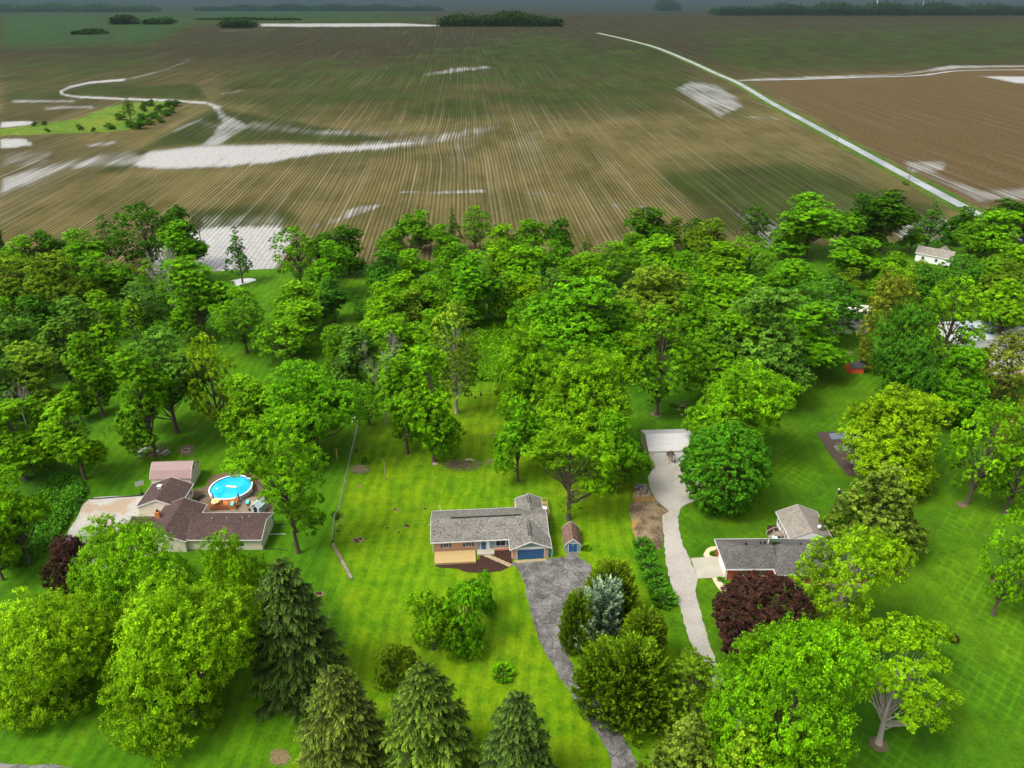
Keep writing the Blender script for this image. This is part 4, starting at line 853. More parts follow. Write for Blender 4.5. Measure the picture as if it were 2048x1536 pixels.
q_ = MB().lathe([(.0,0),(.18,.02),(.2,.08),(.1,.14)], n=10).build('chlorine_float', M['white']); q_.location = (PC.x-2.7, PC.y-.35, 1.12); tag(q_, 'small white round floater near the left rim of the pool', 'pool float')
tag(sheet('gravel_surround', [(380,985),(395,979),(412,972),(418,958),(440,948),(490,945),(518,958),(526,975),(524,985),(540,1000),(540,1026),(400,1030),(392,1000)], .065, M['soil'], jit=.15, step=.7, seed=12), kind='structure')
# raised cedar pool deck, lower grey deck
pd = thing('pool_deck', 'orange cedar deck raised against the front of the round pool', 'deck', (-59.0, 121.9, 0), R(3))
o0 = None
for i in range(34):
    if o0 is None: o0 = MB().bb(0, .135, 0, 2.05, 1.18, 1.22).build('plank', M['redwood'], pd)
    else: q_ = o0.copy(); link(q_, pd); q_.location = (i*.145, 0, 0)
MB().bb(0, 4.95, -.05, 0, .1, 1.2).bb(4.95, 5.0, -.05, 2.05, .1, 1.2).bb(-.05, 0, -.05, 2.05, .1, 1.2).build('skirt', M['redwood'], pd)
rl = MB(); posts(rl, [(x_, .05, 1.2) for x_ in (.05, 1.2, 2.4, 3.6, 4.85)]+[(4.9, 1.0, 1.2), (4.9, 2.0, 1.2), (.05, 1.0, 1.2), (.05, 2.0, 1.2)], .95, .05)
rl.box((2.45,.05,2.1), (4.9,.09,.05)).box((4.9,1.02,2.1), (.09,2.0,.05)).box((.05,1.02,2.1), (.09,2.0,.05)); rl.build('railing', plain('dark_stain', (.06,.022,.012), .6, .2), pd)
for x_ in (.0, 4.95): MB().tube([(x_,2.1,.9),(x_,2.1,1.7),(x_,2.1,2.6)], [.12,.16,.03], 6).build('folded_umbrella', plain('plum_fabric', (.10,.03,.07), .7, .1), pd)
ld = thing('patio_deck', 'weathered grey plank deck with black railing behind the brown roof', 'deck', (-58.9, 118.4, 0), R(3.5))
o0 = None
for i in range(60):
    if o0 is None: o0 = MB().bb(0, .17, 0, 3.1, .22, .27).build('plank', M['oldwood'], ld)
    else: q_ = o0.copy(); link(q_, ld); q_.location = (i*.182, 0, 0)
o1 = None
for i in range(26):
    if o1 is None: o1 = MB().bb(5.4, 5.57, 3.14, 7.0, .22, .27).build('plank', M['oldwood'], ld)
    else: q_ = o1.copy(); link(q_, ld); q_.location = (i*.182, 0, 0)
MB().bb(0, 10.9, -.04, 0, 0, .27).build('skirt', M['oldwood'], ld)
rl = MB(); bk = M['black']
for a_, b_, n__ in (((5.4,6.2),(8.0,7.7),9), ((8.0,7.7),(9.8,7.6),7), ((9.8,7.6),(10.1,5.6),6), ((.2,2.9),(3.6,2.9),12)):
    for z_ in (.4, 1.1): rl.tube([(a_[0],a_[1],z_),(b_[0],b_[1],z_)], .045, 4)
    for i in range(n__): f_ = i/(n__-1); rl.bb(a_[0]+(b_[0]-a_[0])*f_-.03, a_[0]+(b_[0]-a_[0])*f_+.03, a_[1]+(b_[1]-a_[1])*f_-.03, a_[1]+(b_[1]-a_[1])*f_+.03, .25, 1.12)
rl.build('railing', bk, ld)
# a slatted step ramp left of the deck
st = MB()
for i in range(7): st.bb(.9+i*.52, 1.2+i*.52, .3, 2.6, .27, .34)
st.build('step', M['oldwood'], ld)
um = thing('round_table', 'round pale yellow table on the orange pool deck', 'table', tuple(px(431.7, 1007.6, 1.22)))
MB().lathe([(.0,.68),(.85,.68),(.87,.73),(.0,.76)], n=20).build('tabletop', plain('pale_yellow', (.72,.66,.28), .6, .05), um); MB().tube([(0,0,0),(0,0,.7)], .05, 8).build('leg', M['black'], um)
def lounger(p, rz, col, label, z=0):
    l = thing('lounge_chair', label, 'lounge chair', (p.x, p.y, z), rz)
    MB().bb(-.3,.3,-.95,.35,.30,.38).build('seat', M[col], l); MB().slab([(-.3,.35,.38),(.3,.35,.38),(.3,.95,.85),(-.3,.95,.85)], .07).build('backrest', M[col], l)
    for x_ in (-.25,.25):
        for y_ in (-.8,.3): MB().tube([(x_,y_,0),(x_,y_,.3)], .03, 5).build('leg', M['white'], l)
lounger(px(495, 1008, .3), R(-170), 'turq', 'turquoise lounge chair on the grey deck', .27); lounger(px(464, 1010, 1.4), R(-175), 'turq', 'turquoise narrow chair on the orange pool deck', 1.22)
lounger(px(505, 1013, .3), R(10), 'stone', 'tan chair beside the turquoise lounge chair on the grey deck', .27)
for x_, y_, c_, l_ in ((473, 1006, 'dish', 'left of the two striped cushions beside the pool steps'), (477, 1008, 'dish', 'right of the two striped cushions beside the pool steps')):
    p_ = px(x_, y_, .35); MB().box((0,0,.12), (.42,.9,.22), R(-25)).build('cushion', M[c_], None, (p_.x, p_.y, .27)); tag(bpy.data.objects[[o.name for o in bpy.data.objects if o.name.startswith('cushion')][-1]], l_, 'cushion', 'striped cushions by the pool')
def toy(name, x, y, col, label, s_=.45):
    p_ = px(x, y, .4); o = MB().blob((0,0,s_*.5), (s_,s_*.8,s_*.5), random.Random(len(label)), 8, 5, .2).build(name, M[col], None, (p_.x, p_.y, .27)); tag(o, label, name.replace('_', ' '))
toy('beach_bag', 505.5, 1019, 'redpl', 'red bundle on the grey deck right above the brown roof'); toy('towel_heap', 509, 1022, 'turq', 'turquoise bundle next to the red one on the grey deck'); toy('cooler_box', 500, 1019.5, 'black', 'black object left of the red bundle on the grey deck', .4)
gh = thing('greenhouse', 'little glass greenhouse with white ridge at the end of the grey deck', 'greenhouse', (-49.4, 121.6, 0), R(-24))
MB().bb(-.95,.95,-1.1,1.1,.27,1.75).build('glass_wall', M['skyglass'], gh)
r = MB(); r.slab([(-1.05,-1.2,1.72),(0,-1.2,2.35),(0,1.2,2.35),(-1.05,1.2,1.72)], .05).slab([(0,-1.2,2.35),(1.05,-1.2,1.72),(1.05,1.2,1.72),(0,1.2,2.35)], .05); ro_ = r.build('glass_roof', M['skyglass'], gh)
fr = MB(); fr.tube([(0,-1.22,2.38),(0,1.22,2.38)], .06, 5).tube([(-1.05,-1.22,1.75),(-1.05,1.22,1.75)], .05, 5).tube([(1.05,-1.22,1.75),(1.05,1.22,1.75)], .05, 5)
for y_ in (-1.2, 0, 1.2): fr.tube([(-1.05,y_,1.75),(0,y_,2.38),(1.05,y_,1.75)], .035, 4)
for x_ in (-.97,.97):
    for y_ in (-1.12,1.12): fr.tube([(x_,y_,.27),(x_,y_,1.75)], .05, 5)
fr.build('frame', M['white'], gh); MB().bb(-.4,.4,-1.16,-1.10,.3,1.7).build('door', M['black'], gh)
p_ = px(401.5, 996); o = MB().box((0,0,.08), (1.2,2.1,.05), R(-28)).build('solar_mat', M['black'], None, (p_.x, p_.y, .0)); tag(o, 'black mat lying on the soil between barn and pool', 'mat')
# yard things left
def cyl(name, p0, p1, r, mat, label, cat): o = MB().tube([p0, p1], r, 10).build(name, mat); tag(o, label, cat); return o
pt = thing('propane_tank', 'long white propane tank lying beside the pale tree trunk', 'propane tank', tuple(px(288, 909)), R(-15))
MB().tube([(0,-1.75,.75),(0,-1.55,.75),(0,-1.3,.75),(0,1.3,.75),(0,1.55,.75),(0,1.75,.75)], [.12,.42,.55,.55,.42,.12], 16).build('tank', M['dish'], pt, smooth=True)
for y_ in (-.9,.9): MB().bb(-.35,.35,y_-.1,y_+.1,0,.3).build('foot', M['concrete'], pt)
MB().tube([(0,0,1.25),(0,0,1.45)], .16, 8).build('valve_cover', M['dish'], pt)
tb = thing('picnic_table', 'weathered pale picnic table with benches under the trees left', 'picnic table', tuple(px(331, 909)), R(-22))
for i in range(5): MB().bb(-.4+i*.165, -.25+i*.165, -.95,.95,.72,.76).build('plank', M['concrete'], tb)
for s_ in (-1, 1):
    MB().bb(s_*.78-.13, s_*.78+.13, -.95,.95,.42,.46).build('bench', M['concrete'], tb)
    MB().slab([(-.95,s_*.7-.04,.42),(.95,s_*.7-.04,.42),(.95,s_*.7+.04,.42),(-.95,s_*.7+.04,.42)], .08).tube([(-.7,s_*.7,0),(-.25,s_*.7,.72)], .05, 4).tube([(.7,s_*.7,0),(.25,s_*.7,.72)], .05, 4).build('leg', M['oldwood'], tb)
fp = thing('fire_pit', 'stone fire ring in a square of bare earth left of the pool tree', 'fire pit', tuple(px(372, 902)))
rs_ = random.Random(8)
for k_ in range(14): a_ = k_*2*math.pi/14; MB().box((math.cos(a_)*.85, math.sin(a_)*.85, .14), (.34,.26,.28), a_+1.57+rs_.uniform(-.1,.1)).build('stone', M['rock'], fp)
MB().lathe([(0,.03),(.7,.05),(.7,0)], n=12).build('ash', M['black'], fp)
tag(sheet('fire_pit_ground', [(355,906),(361,893),(389,894),(385,909),(367,911)], .055, M['soil'], jit=.08, step=.5, smooth=False), kind='structure')
bh = thing('bird_feeder', 'white bird feeder on a thin post behind the barn', 'bird feeder', tuple(px(321, 919))); MB().tube([(0,0,0),(-.15,0,2.1)], .04, 5).build('post', M['palebark'], bh); MB().bb(-.33,.03,-.18,.18,2.05,2.4).build('box', M['dish'], bh)
bb = thing('basketball_hoop', 'portable basketball hoop at the edge of the left driveway', 'basketball hoop', tuple(px(285, 990)), R(30))
MB().bb(-.4,.4,-.3,.6,0,.2).build('base', M['black'], bb); MB().tube([(0,.1,.2),(0,0,2.0),(0,-.5,3.0)], .06, 6).build('pole', M['black'], bb); MB().bb(-.8,.8,-.7,-.64,2.75,3.75).build('backboard', M['metal'], bb)
MB().tube([(math.cos(k_*math.pi/5)*.23, -.95+math.sin(k_*math.pi/5)*.23, 2.95) for k_ in range(11)], .02, 4).build('rim', M['redwood'], bb)
o = MB().tube([tuple(px(x, y, .12)) for x, y in ((181,998),(230,994.5),(262,992.5),(284,991))], .13, 6).build('timber_edging', M['black']); tag(o, 'dark timber edging along the back of the left concrete driveway', 'edging')
for pts_, m_, l_ in (([(541,1048.5),(560,1049),(584,1048.8)], 'black', 'upper black drain pipe lying on grass right of the brown roofed house'), ([(534,1068.5),(571,1068)], 'dish', 'white drain pipe lying on grass right of the brown roofed house'), ([(528,1098),(550,1098),(576,1101)], 'black', 'lower black drain pipe curving over grass at the brown roofed house corner')):
    o = MB().tube([tuple(px(x, y, .09)) for x, y in pts_], .065, 6).build('drain_pipe', M[m_]); tag(o, l_, 'pipe')
p_ = px(539.5, 1063, 1.3); o = MB().tube([(0,0,0),(.14,0,0)], .42, 14).tube([(.14,0,0),(.16,0,0)], .36, 14).build('fan_unit', M['dish'], None, (p_.x, p_.y, 1.3)); o.location.x = -45.47; tag(o, 'round pale fan housing on the right gable wall of the brown roofed house', 'fan unit')
bk_ = thing('brush_heap', 'heap of brown brush left of the white propane tank', 'brush pile', tuple(px(272, 898))); 
def twigs(par, n, r, h, seed, mat='log', L=1.2, rad=.035):
    rnd = random.Random(seed)
    for i in range(n):
        a_ = rnd.uniform(0,6.28); d_ = r*math.sqrt(rnd.random()); c_ = Vector((math.cos(a_)*d_, math.sin(a_)*d_*.6, rnd.uniform(.05,h)*(1-d_/r*.6))); v_ = Vector((rnd.uniform(-1,1), rnd.uniform(-1,1), rnd.uniform(-.2,.45))).normalized()*L*rnd.uniform(.4,1)
        c_.z = max(c_.z, .12); MB().tube([c_-v_*.5, c_+Vector((0,0,.05)), c_+v_*.5], [rad, rad*.9, rad*.4], 4).build('branch', M[mat], par)
twigs(bk_, 40, 1.7, 1.0, 1)
bq = thing('brush_pile', 'dense grey brown pile of cut branches beside the chain link fence', 'brush pile', tuple(px(720, 943))); twigs(bq, 90, 1.9, 1.7, 2, L=2.2, rad=.045)
bq = thing('branch_pile', 'flat pile of cut limbs on the middle lawn beside the tree stump', 'brush pile', tuple(px(925, 931))); twigs(bq, 110, 4.2, .5, 3, L=1.5, rad=.05)
o = MB().tube([(-.9,0,.35),(0,.1,.5),(.9,-.1,.38)], [.2,.24,.18], 8).build('log', plain('fresh_cut_log', (.5,.36,.2), .8, .2), None, tuple(px(939, 923))); tag(o, 'pale freshly cut log on top of the flat branch pile', 'log')
bq = thing('dead_leaf_heap', 'dark branch scraps under the trees behind the propane tank', 'brush pile', tuple(px(312, 896))); twigs(bq, 60, 3.2, .9, 4, L=1.4, rad=.06)
# snag and yellow poles on the middle lawn
o = MB().tube([tuple(px(772, 961, 0)-px(772, 961, 0)), (-.1,0,2.0), (.05,0,3.6), (-.15,0,4.9), (-.55,0,5.4)], [.13,.11,.09,.07,.05], 6).build('snag', M['log'], None, tuple(px(772, 961))); tag(o, 'bare dead trunk standing alone on the middle lawn', 'snag')
for x_, y_, h_, l_ in ((675,920,2.9,'nearer yellow wooden post on the grass left of the chain link fence'), (676,861,2.0,'farther yellow wooden post under the big round maple')):
    o = MB().box((0,0,h_/2), (.14,.14,h_)).build('wooden_post', plain('yellow_wood', (.55,.38,.12), .7, .15), None, tuple(px(x_, y_))); tag(o, l_, 'post', 'yellow wooden posts')
for i, (x_, y_, h_) in enumerate([(901,794,1.1),(930,791.5,1.2),(943,791,.8),(962,791,1.1),(1002,790,1.2),(950.5,797,.8)]):
    p_ = px(x_, y_); sd_ = thing('conifer_seedling', ['leftmost tiny dark conifer of the row at the back of the middle lawn','tiny dark conifer just right of the pale ash trunk at the lawn back','smaller tiny conifer, third in the row at the back lawn edge','fourth tiny dark conifer in the row at the back lawn edge','rightmost tiny dark conifer of the row at the back lawn edge','tiny dark conifer standing in front of the row at the back lawn'][i], 'seedling', tuple(p_), 0, 'tiny conifers at the back of the middle lawn')
    cr_ = MB(); rn = random.Random(i)
    for q in range(5): cr_.add([(math.cos(a)*.34*(1-q*.18)*rn.uniform(.8,1.2), math.sin(a)*.34*(1-q*.18)*rn.uniform(.8,1.2), .1+q*h_*.17) for a in [k_*1.05 for k_ in range(6)]]+[(0,0,.1+(q+1.8)*h_*.19)], [(k_,(k_+1)%6,6) for k_ in range(6)])
    cr_.build('crown', plain('dark_needles', (.012,.022,.008), .9, .3), sd_); MB().tube([(0,0,0),(0,0,h_*.6)], .03, 4).build('trunk', M['bark'], sd_)
o = MB().tube([tuple(px(x, y, .5)) for x, y in ((885,783.5),(940,783),(1000,781),(1015,780))], .03, 4).build('wire', M['black']); tag(o, 'thin dark wire line behind the row of tiny conifers', 'wire')
for x_, y_, s_, l_ in ((871,929,.42,'low stump mound at the foot of the bright tall maple on the middle lawn'), (1036,1240,.01,'')):
    if s_ > .1: o = MB().blob((0,0,.15), (.75,.6,.3), random.Random(3), 9, 5).build('stump', M['log'], None, tuple(px(x_, y_))); tag(o, l_, 'stump')
cn_ = 0
for i, (x_, y_, s_) in enumerate(sorted([(712,1081,.35),(720,1078,.4),(715,1084,.3),(790,1019,.3),(812,1051,.4),(816,1053,.3),(775,1056,.3),(798,1065,.3),(638,1187,.5),(672,1040,.3),(680,1052,.32),(676,1062,.32),(665,1084,.3),(850,1018,.3),(964,1264,.35)])):
    o = MB().blob((0,0,.06), (s_,s_*.7,s_*.35), random.Random(i), 7, 4, .4).build('root_clod', M['mulch'], None, tuple(px(x_, y_)))
    cn_ += x_ > 645; tag(o, 'dark clod of roots or earth on the middle lot, '+nth(cn_-1) if x_ > 645 else 'dark stump remains in the mown patch right of the leftmost spruce', 'clod', 'dark clods on the middle lot')
# ---------------------------------------------------------------- fences
cf = thing('chain_link_fence', 'long grey chain link fence between the left and the middle lot', 'fence', (0,0,0))
FP = [px(*q) for q in ((726,808),(718.5,847),(710,885),(700,925),(692,965),(684,1000),(678,1028),(670,1040),(665,1086))]
acc = 0; rail = MB(); mesh_ = MB(); hF = 1.25
rail.tube([(q.x,q.y,hF) for q in FP], .065, 5)
for a_, b_ in zip(FP[:-1], FP[1:]):
    n_p = max(1, int((b_-a_).length/3))
    for i in range(n_p): q = a_.lerp(b_, i/n_p); MB().tube([(q.x,q.y,0),(q.x,q.y,hF+.05)], .045, 5).build('post', M['metal'], cf)
    Ld = (b_-a_).length; nn = int(Ld/.34)
    for i in range(nn):
        for d0, d1 in ((0,1),(1,0)):
            p0 = a_.lerp(b_, i/nn); p1 = a_.lerp(b_, min((i+1)/nn,1)); q0, q1 = (.05, hF) if d0 == 0 else (hF, .05)
            mesh_.tube([(p0.x,p0.y,q0),(p1.x,p1.y,q1)], .010, 3, False)
rail.build('rail', M['metal'], cf); mo = mesh_.build('wire_mesh', M['metal'], cf); tag(mo, kind='stuff')
bs = thing('split_rail_border', 'low stone and timber border continuing the chain link fence toward the road', 'garden border', tuple(px(668, 1092)))
A_, B_ = px(666, 1090), px(703, 1158); rs_ = random.Random(6)
for i in range(26):
    q = A_.lerp(B_, (i+.5)/26)-px(668, 1092); MB().box((q.x+rs_.uniform(-.06,.06), q.y, .17), (.42,.52,.34), rs_.uniform(-.3,.3)).build('block', M['rock' if i > 12 else 'oldwood'], bs)
wf = thing('wire_fence', 'black posted wire fence along the edge of the left wood', 'fence', (0,0,0))
WP = [px(*q) for q in ((236,842),(220,862),(200,888),(183,908),(172,925),(160,950),(139,972),(131,990),(117,1008),(100,1030),(78,1060),(50,1092),(20,1122))]
k_ = 0
for a_, b_ in zip(WP[:-1], WP[1:]):
    n_p = max(1, round((b_-a_).length/2.7))
    for i in range(n_p): q = a_.lerp(b_, i/n_p); MB().tube([(q.x,q.y,0),(q.x+.03,q.y,1.5)], .07, 5).build('post', M['black'], wf)
w_ = MB()
for z_ in (.5,1.0,1.4): w_.tube([(q.x,q.y,z_) for q in WP], .008, 3, False)
w_.build('wire', M['black'], wf)
# ================================================================ right property
G0 = px(1296.7, 924); gr = thing('white_garage', 'white garage with pale ribbed metal roof at the end of the gravel drive', 'garage', (G0.x, G0.y, 0), R(2.6))
gable(gr, 0, 9.9, 0, 8.3, 2.75, 1.6, 'x', .12, .15, M['ribtan'], M['ribwhite'])
MB().bb(.02, 9.88, -.05, 0, 0, 2.7).build('front_wall', plain('pinkish_siding', (.62,.53,.46), .7, .08, stretch=(12,1,.5)), gr)
for a_, b_ in ((.95,3.65),(5.45,7.95)):
    d_ = MB().bb(a_-.08, b_+.08, -.07, -.05, 0, 2.25).build('garage_door', M['dish'], gr)
    for i in range(4): MB().bb(a_, b_, -.11, -.07, .03+i*.54, .55+i*.54).build('panel', M['white'], d_)
d_ = MB().bb(4.05, 4.85, -.09, -.05, .02, 2.05).build('entry_door', M['cream'], gr); MB().bb(4.1,4.2,-.12,-.09,.95,1.1).build('handle', M['black'], d_)
cn = MB(); cn.slab([(3.7,-1.15,2.3),(4.5,-1.15,2.85),(4.5,-.1,2.85),(3.7,-.1,2.3)], .08).slab([(4.5,-1.15,2.85),(5.3,-1.15,2.3),(5.3,-.1,2.3),(4.5,-.1,2.85)], .08); co = cn.build('canopy', M['shingle_brown'], gr)
for x_ in (3.8, 5.2): MB().bb(x_-.05,x_+.05,-1.08,-.98,0,2.3).build('post', M['white'], co)
MB().bb(8.2, 9.3, -.09, -.05, .9, 1.9).build('window', M['glass'], gr); MB().tube([(5.6,4.15,4.2),(5.6,4.15,4.9)], .1, 8).build('vent_pipe', M['dish'], gr)
p_ = px(1347.5, 924.5); o = MB().blob((0,0,.3), (.32,.3,.34), random.Random(5), 9, 6, .1).build('trash_bag', M['black'], None, (p_.x, p_.y-.1, 0.02)); tag(o, 'black bag beside the entry canopy of the white garage', 'bag')
sw = thing('garden_bench', 'old wooden bench swing in shade behind the white garage', 'bench', tuple(px(1365, 815)), R(8)); MB().bb(-.7,.7,-.2,.25,.42,.48).build('seat', M['oldwood'], sw); MB().bb(-.7,.7,.25,.3,.5,.95).build('backrest', M['oldwood'], sw)
for x_ in (-.65,.65): MB().bb(x_-.04,x_+.04,-.2,.3,0,.45).build('leg', M['oldwood'], sw); MB().tube([(x_*1.5,0,0),(x_*1.3,0,1.9)], .06, 5).build('post', M['oldwood'], sw)
MB().tube([(-.95,0,1.9),(.95,0,1.9)], .06, 5).build('top_beam', M['oldwood'], sw)
for x_, y_, l_ in ((1357,819,'flat pale stone left of the old bench swing'), (1377,819.5,'flat pale stone in front of the old bench swing'), (1364,829.5,'flat reddish stone nearest the back of the white garage')):
    o = MB().blob((0,0,.05), (.45,.3,.09), random.Random(x_), 8, 4, .2).build('flat_stone', M['stone'], None, tuple(px(x_, y_))); tag(o, l_, 'stone')
# house
H0 = px(1453, 1159); rh = thing('brick_house', 'red brick house with charcoal hip roof, right of the gravel drive', 'house', (36.75+.35, 102.1, 0), R(0.6))
def hip(par, pts_e, r0, r1, ze, zr, mat, th=.16):
    """hip roof: eave rectangle corners FL FR BR BL, ridge ends r0 r1 (x,y)"""
    FL, FR, BR, BL = [(q[0], q[1], ze) for q in pts_e]; a_ = (*r0, zr); b_ = (*r1, zr); m_ = MB()
    for f_ in ([FL, FR, b_, a_], [BR, BL, a_, b_], [BL, FL, a_], [FR, BR, b_]): m_.slab(f_, th)
    return m_.build('roof', mat, par)
MB().bb(0, 8.0, 0, 7.1, 0, 2.55).bb(8.0, 24.2, -1.5, 7.1, 0, 2.55).build('wall', M['redbrick'], rh)
hip(rh, [(-.45,-.45),(8.6,-.45),(8.6,7.55),(-.45,7.55)], (3.4,3.6), (8.6,3.6), 2.72, 4.5, M['shingle_dark'])
hip(rh, [(7.75,-1.95),(24.7,-1.95),(24.7,7.58),(7.75,7.58)], (11.4,3.2), (20.6,3.2), 2.74, 4.72, M['shingle_dark'])
f_ = MB(); f_.bb(-.5,-.45,-.5,7.6,2.52,2.78).bb(-.45,7.75,-.5,-.45,2.52,2.78).bb(7.70,7.75,-1.95,-.5,2.52,2.78).bb(7.70,24.75,-2.0,-1.95,2.52,2.78).bb(-.45,24.75,7.6,7.65,2.52,2.78); f_.build('fascia', M['white'], rh)
MB().bb(-.06,0,.6,5.3,.02,2.45).build('side_panel', M['white'], rh)
MB().bb(-.08,.02,-.08,.08,0,2.5).build('corner_downspout', M['white'], rh)
win(rh, 2.5, .9, .8, 1.1, 0); win(rh, 5.8, .9, 1.3, 1.1, 0); win(rh, 12, .9, 1.6, 1.2, -1.5); win(rh, 16, .9, 1.6, 1.2, -1.5)
MB().bb(8.6, 24, -2.1, -1.55, .0, .45).build('front_step', plain('tan_stone', (.36,.29,.16), .9, .2), rh)
gable(rh, 13.5, 20.4, 7.1, 15.0, 2.9, 1.5, 'y', .45, .3, M['white'], M['shingle_tan'], gaps=(1, 0))
for i in range(6): win(rh, 8.6+i*1.1, 1.0, .75, 1.3, 13.5, -1, 'x')
for x_, y_ in ((3.9,4.1),(6.6,4.4),(7.3,4.4),(13.5,3.9)): MB().bb(x_,x_+.32,y_,y_+.25,4.28,4.6).build('roof_vent', M['black'], rh)
MB().tube([(8.1,4.6,4.1),(8.1,4.6,4.95)], .08, 8).build('vent_pipe', M['white'], rh)
sk = MB().slab([(8.5,4.5,4.56),(10.3,4.5,4.56),(10.3,5.9,4.0),(8.5,5.9,4.0)], .1).build('skylight', plain('green_glass', (.05,.10,.05), .25, .2), rh)
MB().blob((18.6,8.6,4.55), (.38,.3,.38), random.Random(2), 10, 6, .03).build('satellite_dish', M['dish'], rh)
ds = thing('side_porch_steps', 'small wooden landing with rails and steps at the rear wing', 'steps', (49.0, 112.6, 0), R(4))
for i in range(10): MB().bb(0,1.7,.0+i*.165,.15+i*.165,.85,.9).build('plank', M['oldwood'], ds)
for i in range(4): MB().bb(-.3-i*.28,-.02-i*.28,.3,1.5,.65-i*.2,.72-i*.2).build('step', M['oldwood'], ds)
rl = MB()
for a_, b_ in (((0,-.05,1.8),(1.7,-.05,1.8)),((0,1.7,1.8),(1.7,1.7,1.8)),((0,1.7,1.8),(-1.3,1.7,.95)),((0,-.05,1.8),(-1.3,.15,.95)),((0,-.05,1.3),(1.7,-.05,1.3))): rl.tube([a_,b_], .055, 4)
for q in ((0,-.05),(.85,-.05),(1.7,-.05),(0,1.7),(1.7,1.7)): rl.bb(q[0]-.05,q[0]+.05,q[1]-.05,q[1]+.05,0,1.85)
for q in ((-1.3,1.7),(-1.3,.15)): rl.bb(q[0]-.05,q[0]+.05,q[1]-.05,q[1]+.05,0,1.0)
rl.build('railing', plain('grey_trim_wood', (.42,.36,.30), .8, .15), ds)
p_ = px(1543.3, 1074); ub = thing('bird_bath', 'round pale turquoise bird bath behind the roof of the brick house', 'bird bath', (p_.x, 112.3, 0)); MB().lathe([(0,.85),(.5,.95),(.55,1.0),(.5,1.0),(0,.9)], n=18).build('bowl', plain('pale_turquoise', (.45,.68,.60), .5, .05), ub); MB().tube([(0,0,0),(0,0,.86)], [.16,.08], 8).build('pedestal', M['concrete'], ub)
sh = sheet('planting_bed', [(1536,1052),(1552,1050),(1568,1060),(1570,1080),(1540,1076)], .06, M['mulch'], jit=.1); tag(sh, kind='structure')
tag(sheet('curved_walk', [(1409,1114),(1410,1103),(1419,1095),(1434,1093),(1442,1096),(1442,1116)], .07, plain('tan_concrete', (.55,.44,.27), .85, .1), jit=0, step=.4), kind='structure')
tag(sheet('flower_bed', [(1420,1112),(1421,1105),(1428,1101),(1437,1101),(1437,1113)], .09, M['mulch'], jit=.03, step=.4), kind='structure')
tag(sheet('front_walk', [(1425,1157),(1437,1157),(1450,1172),(1470,1185),(1492,1192),(1488,1198),(1460,1192),(1437,1178)], .07, plain('tan_walk', (.52,.42,.28), .85, .1), jit=.02, step=.5), kind='structure')
for x_, y_, l_ in ((1425,1109,'low dark plant in the curved bed by the white garage wall'), (1440,1160,'leafy plants at the front corner of the brick house')): shrub(x_, y_, 12, .6, 'g', 'bush', l_)
# utility pole and cable in the right lawn
def upole(x, y, h, label, arm=True, rz=0):
    u = thing('utility_pole', label, 'utility pole', tuple(px(x, y)), rz); MB().tube([(0,0,-.1),(0,0,h)], [.17,.11], 8).build('pole', M['bark'], u)
    if arm:
        c = MB().box((0,0,h-.7), (2.2,.1,.12)).build('crossarm', M['bark'], u)
        for x_ in (-1,0,1): MB().tube([(x_,0,h-.64),(x_,0,h-.42)], .06, 6).build('insulator', M['metal'], c)
    else: MB().tube([(.2,-.1,h-.9),(.2,-.1,h-.2)], .2, 8).build('transformer', M['black'], u); MB().tube([(0,0,h),(-.05,0,h+.2)], .16, 8).build('pole_cap', M['white'], u)
    return u
UP = px(1667.5, 1023); upole(1667.5, 1023, 5.2, 'short utility pole behind the red brick house, left of the big pine', False)
def cable(name, a, b, sag, label, r=.011, n=24):
    P = [a.lerp(b, i/n)-Vector((0,0,sag*4*(i/n)*(1-i/n))) for i in range(n+1)]; o = MB().tube(P, r, 4).build(name, M['oldwood']); tag(o, label, 'cable')
cable('power_cable', UP+Vector((.1,0,5.0)), px(2150, 1110, 6.5), 1.0, 'thin grey cable crossing the right lawn from the short utility pole')
cable('guy_wire', UP+Vector((.15,0,4.6)), px(1682, 1024, 0), 0, 'guy wire slanting down beside the short utility pole')
upole(1672, 290, 9.6, 'farther roadside utility pole beside the country road'); upole(1815.5, 368, 8.6, 'nearer roadside utility pole beside the country road', rz=.1)
# red shed
S0 = px(1698.5, 747.5); rsd = thing('red_shed', 'orange red shed with black gambrel roof on the right lawn', 'shed', (S0.x, S0.y, 0), R(1.5)); gambrel(rsd, 0, 3.75, 0, 3.0, 1.7, 2.35, 2.75, .62, 'x', M['redbarn'], M['shingle_black'], oh=.08, trimm=M['shingle_black'])
MB().bb(-.05,.05,-.05,.05,0,1.7).bb(3.7,3.8,-.05,.05,0,1.7).build('corner_board', M['shingle_black'], rsd); MB().bb(-.06,0,.7,2.3,.05,1.7).build('door', M['redbarn'], rsd)
tag(sheet('garden_plot', [(1633,866),(1660,863),(1714,861),(1770,870),(1800,905),(1800,950),(1696,952),(1664,915),(1646,886)], .06, plain('garden_soil', (.060,.042,.034), .95, .4, 1.2, fine=8), jit=.15, step=.8, smooth=False), kind='structure')
for i, (pts_, l_) in enumerate([([(1657,868),(1712,862),(1722,874),(1664,880)], 'upper grey sheet over the garden plot'), ([(1667,893),(1725,888),(1730,898),(1674,903)], 'middle grey sheet over the garden plot'), ([(1695,922),(1740,918),(1738,932),(1712,934)], 'lowest grey sheet over the garden plot, under the yellow green tree')]):
    P = outline(pts_, jit=.05, step=.7, smooth=False, seed=i); rn = random.Random(i); o = MB().slab([(q.x,q.y,.13) for q in P], .05).build('ground_cover_sheet', M['tarp']); tag(o, l_, 'ground cover', 'grey sheets over the garden plot')
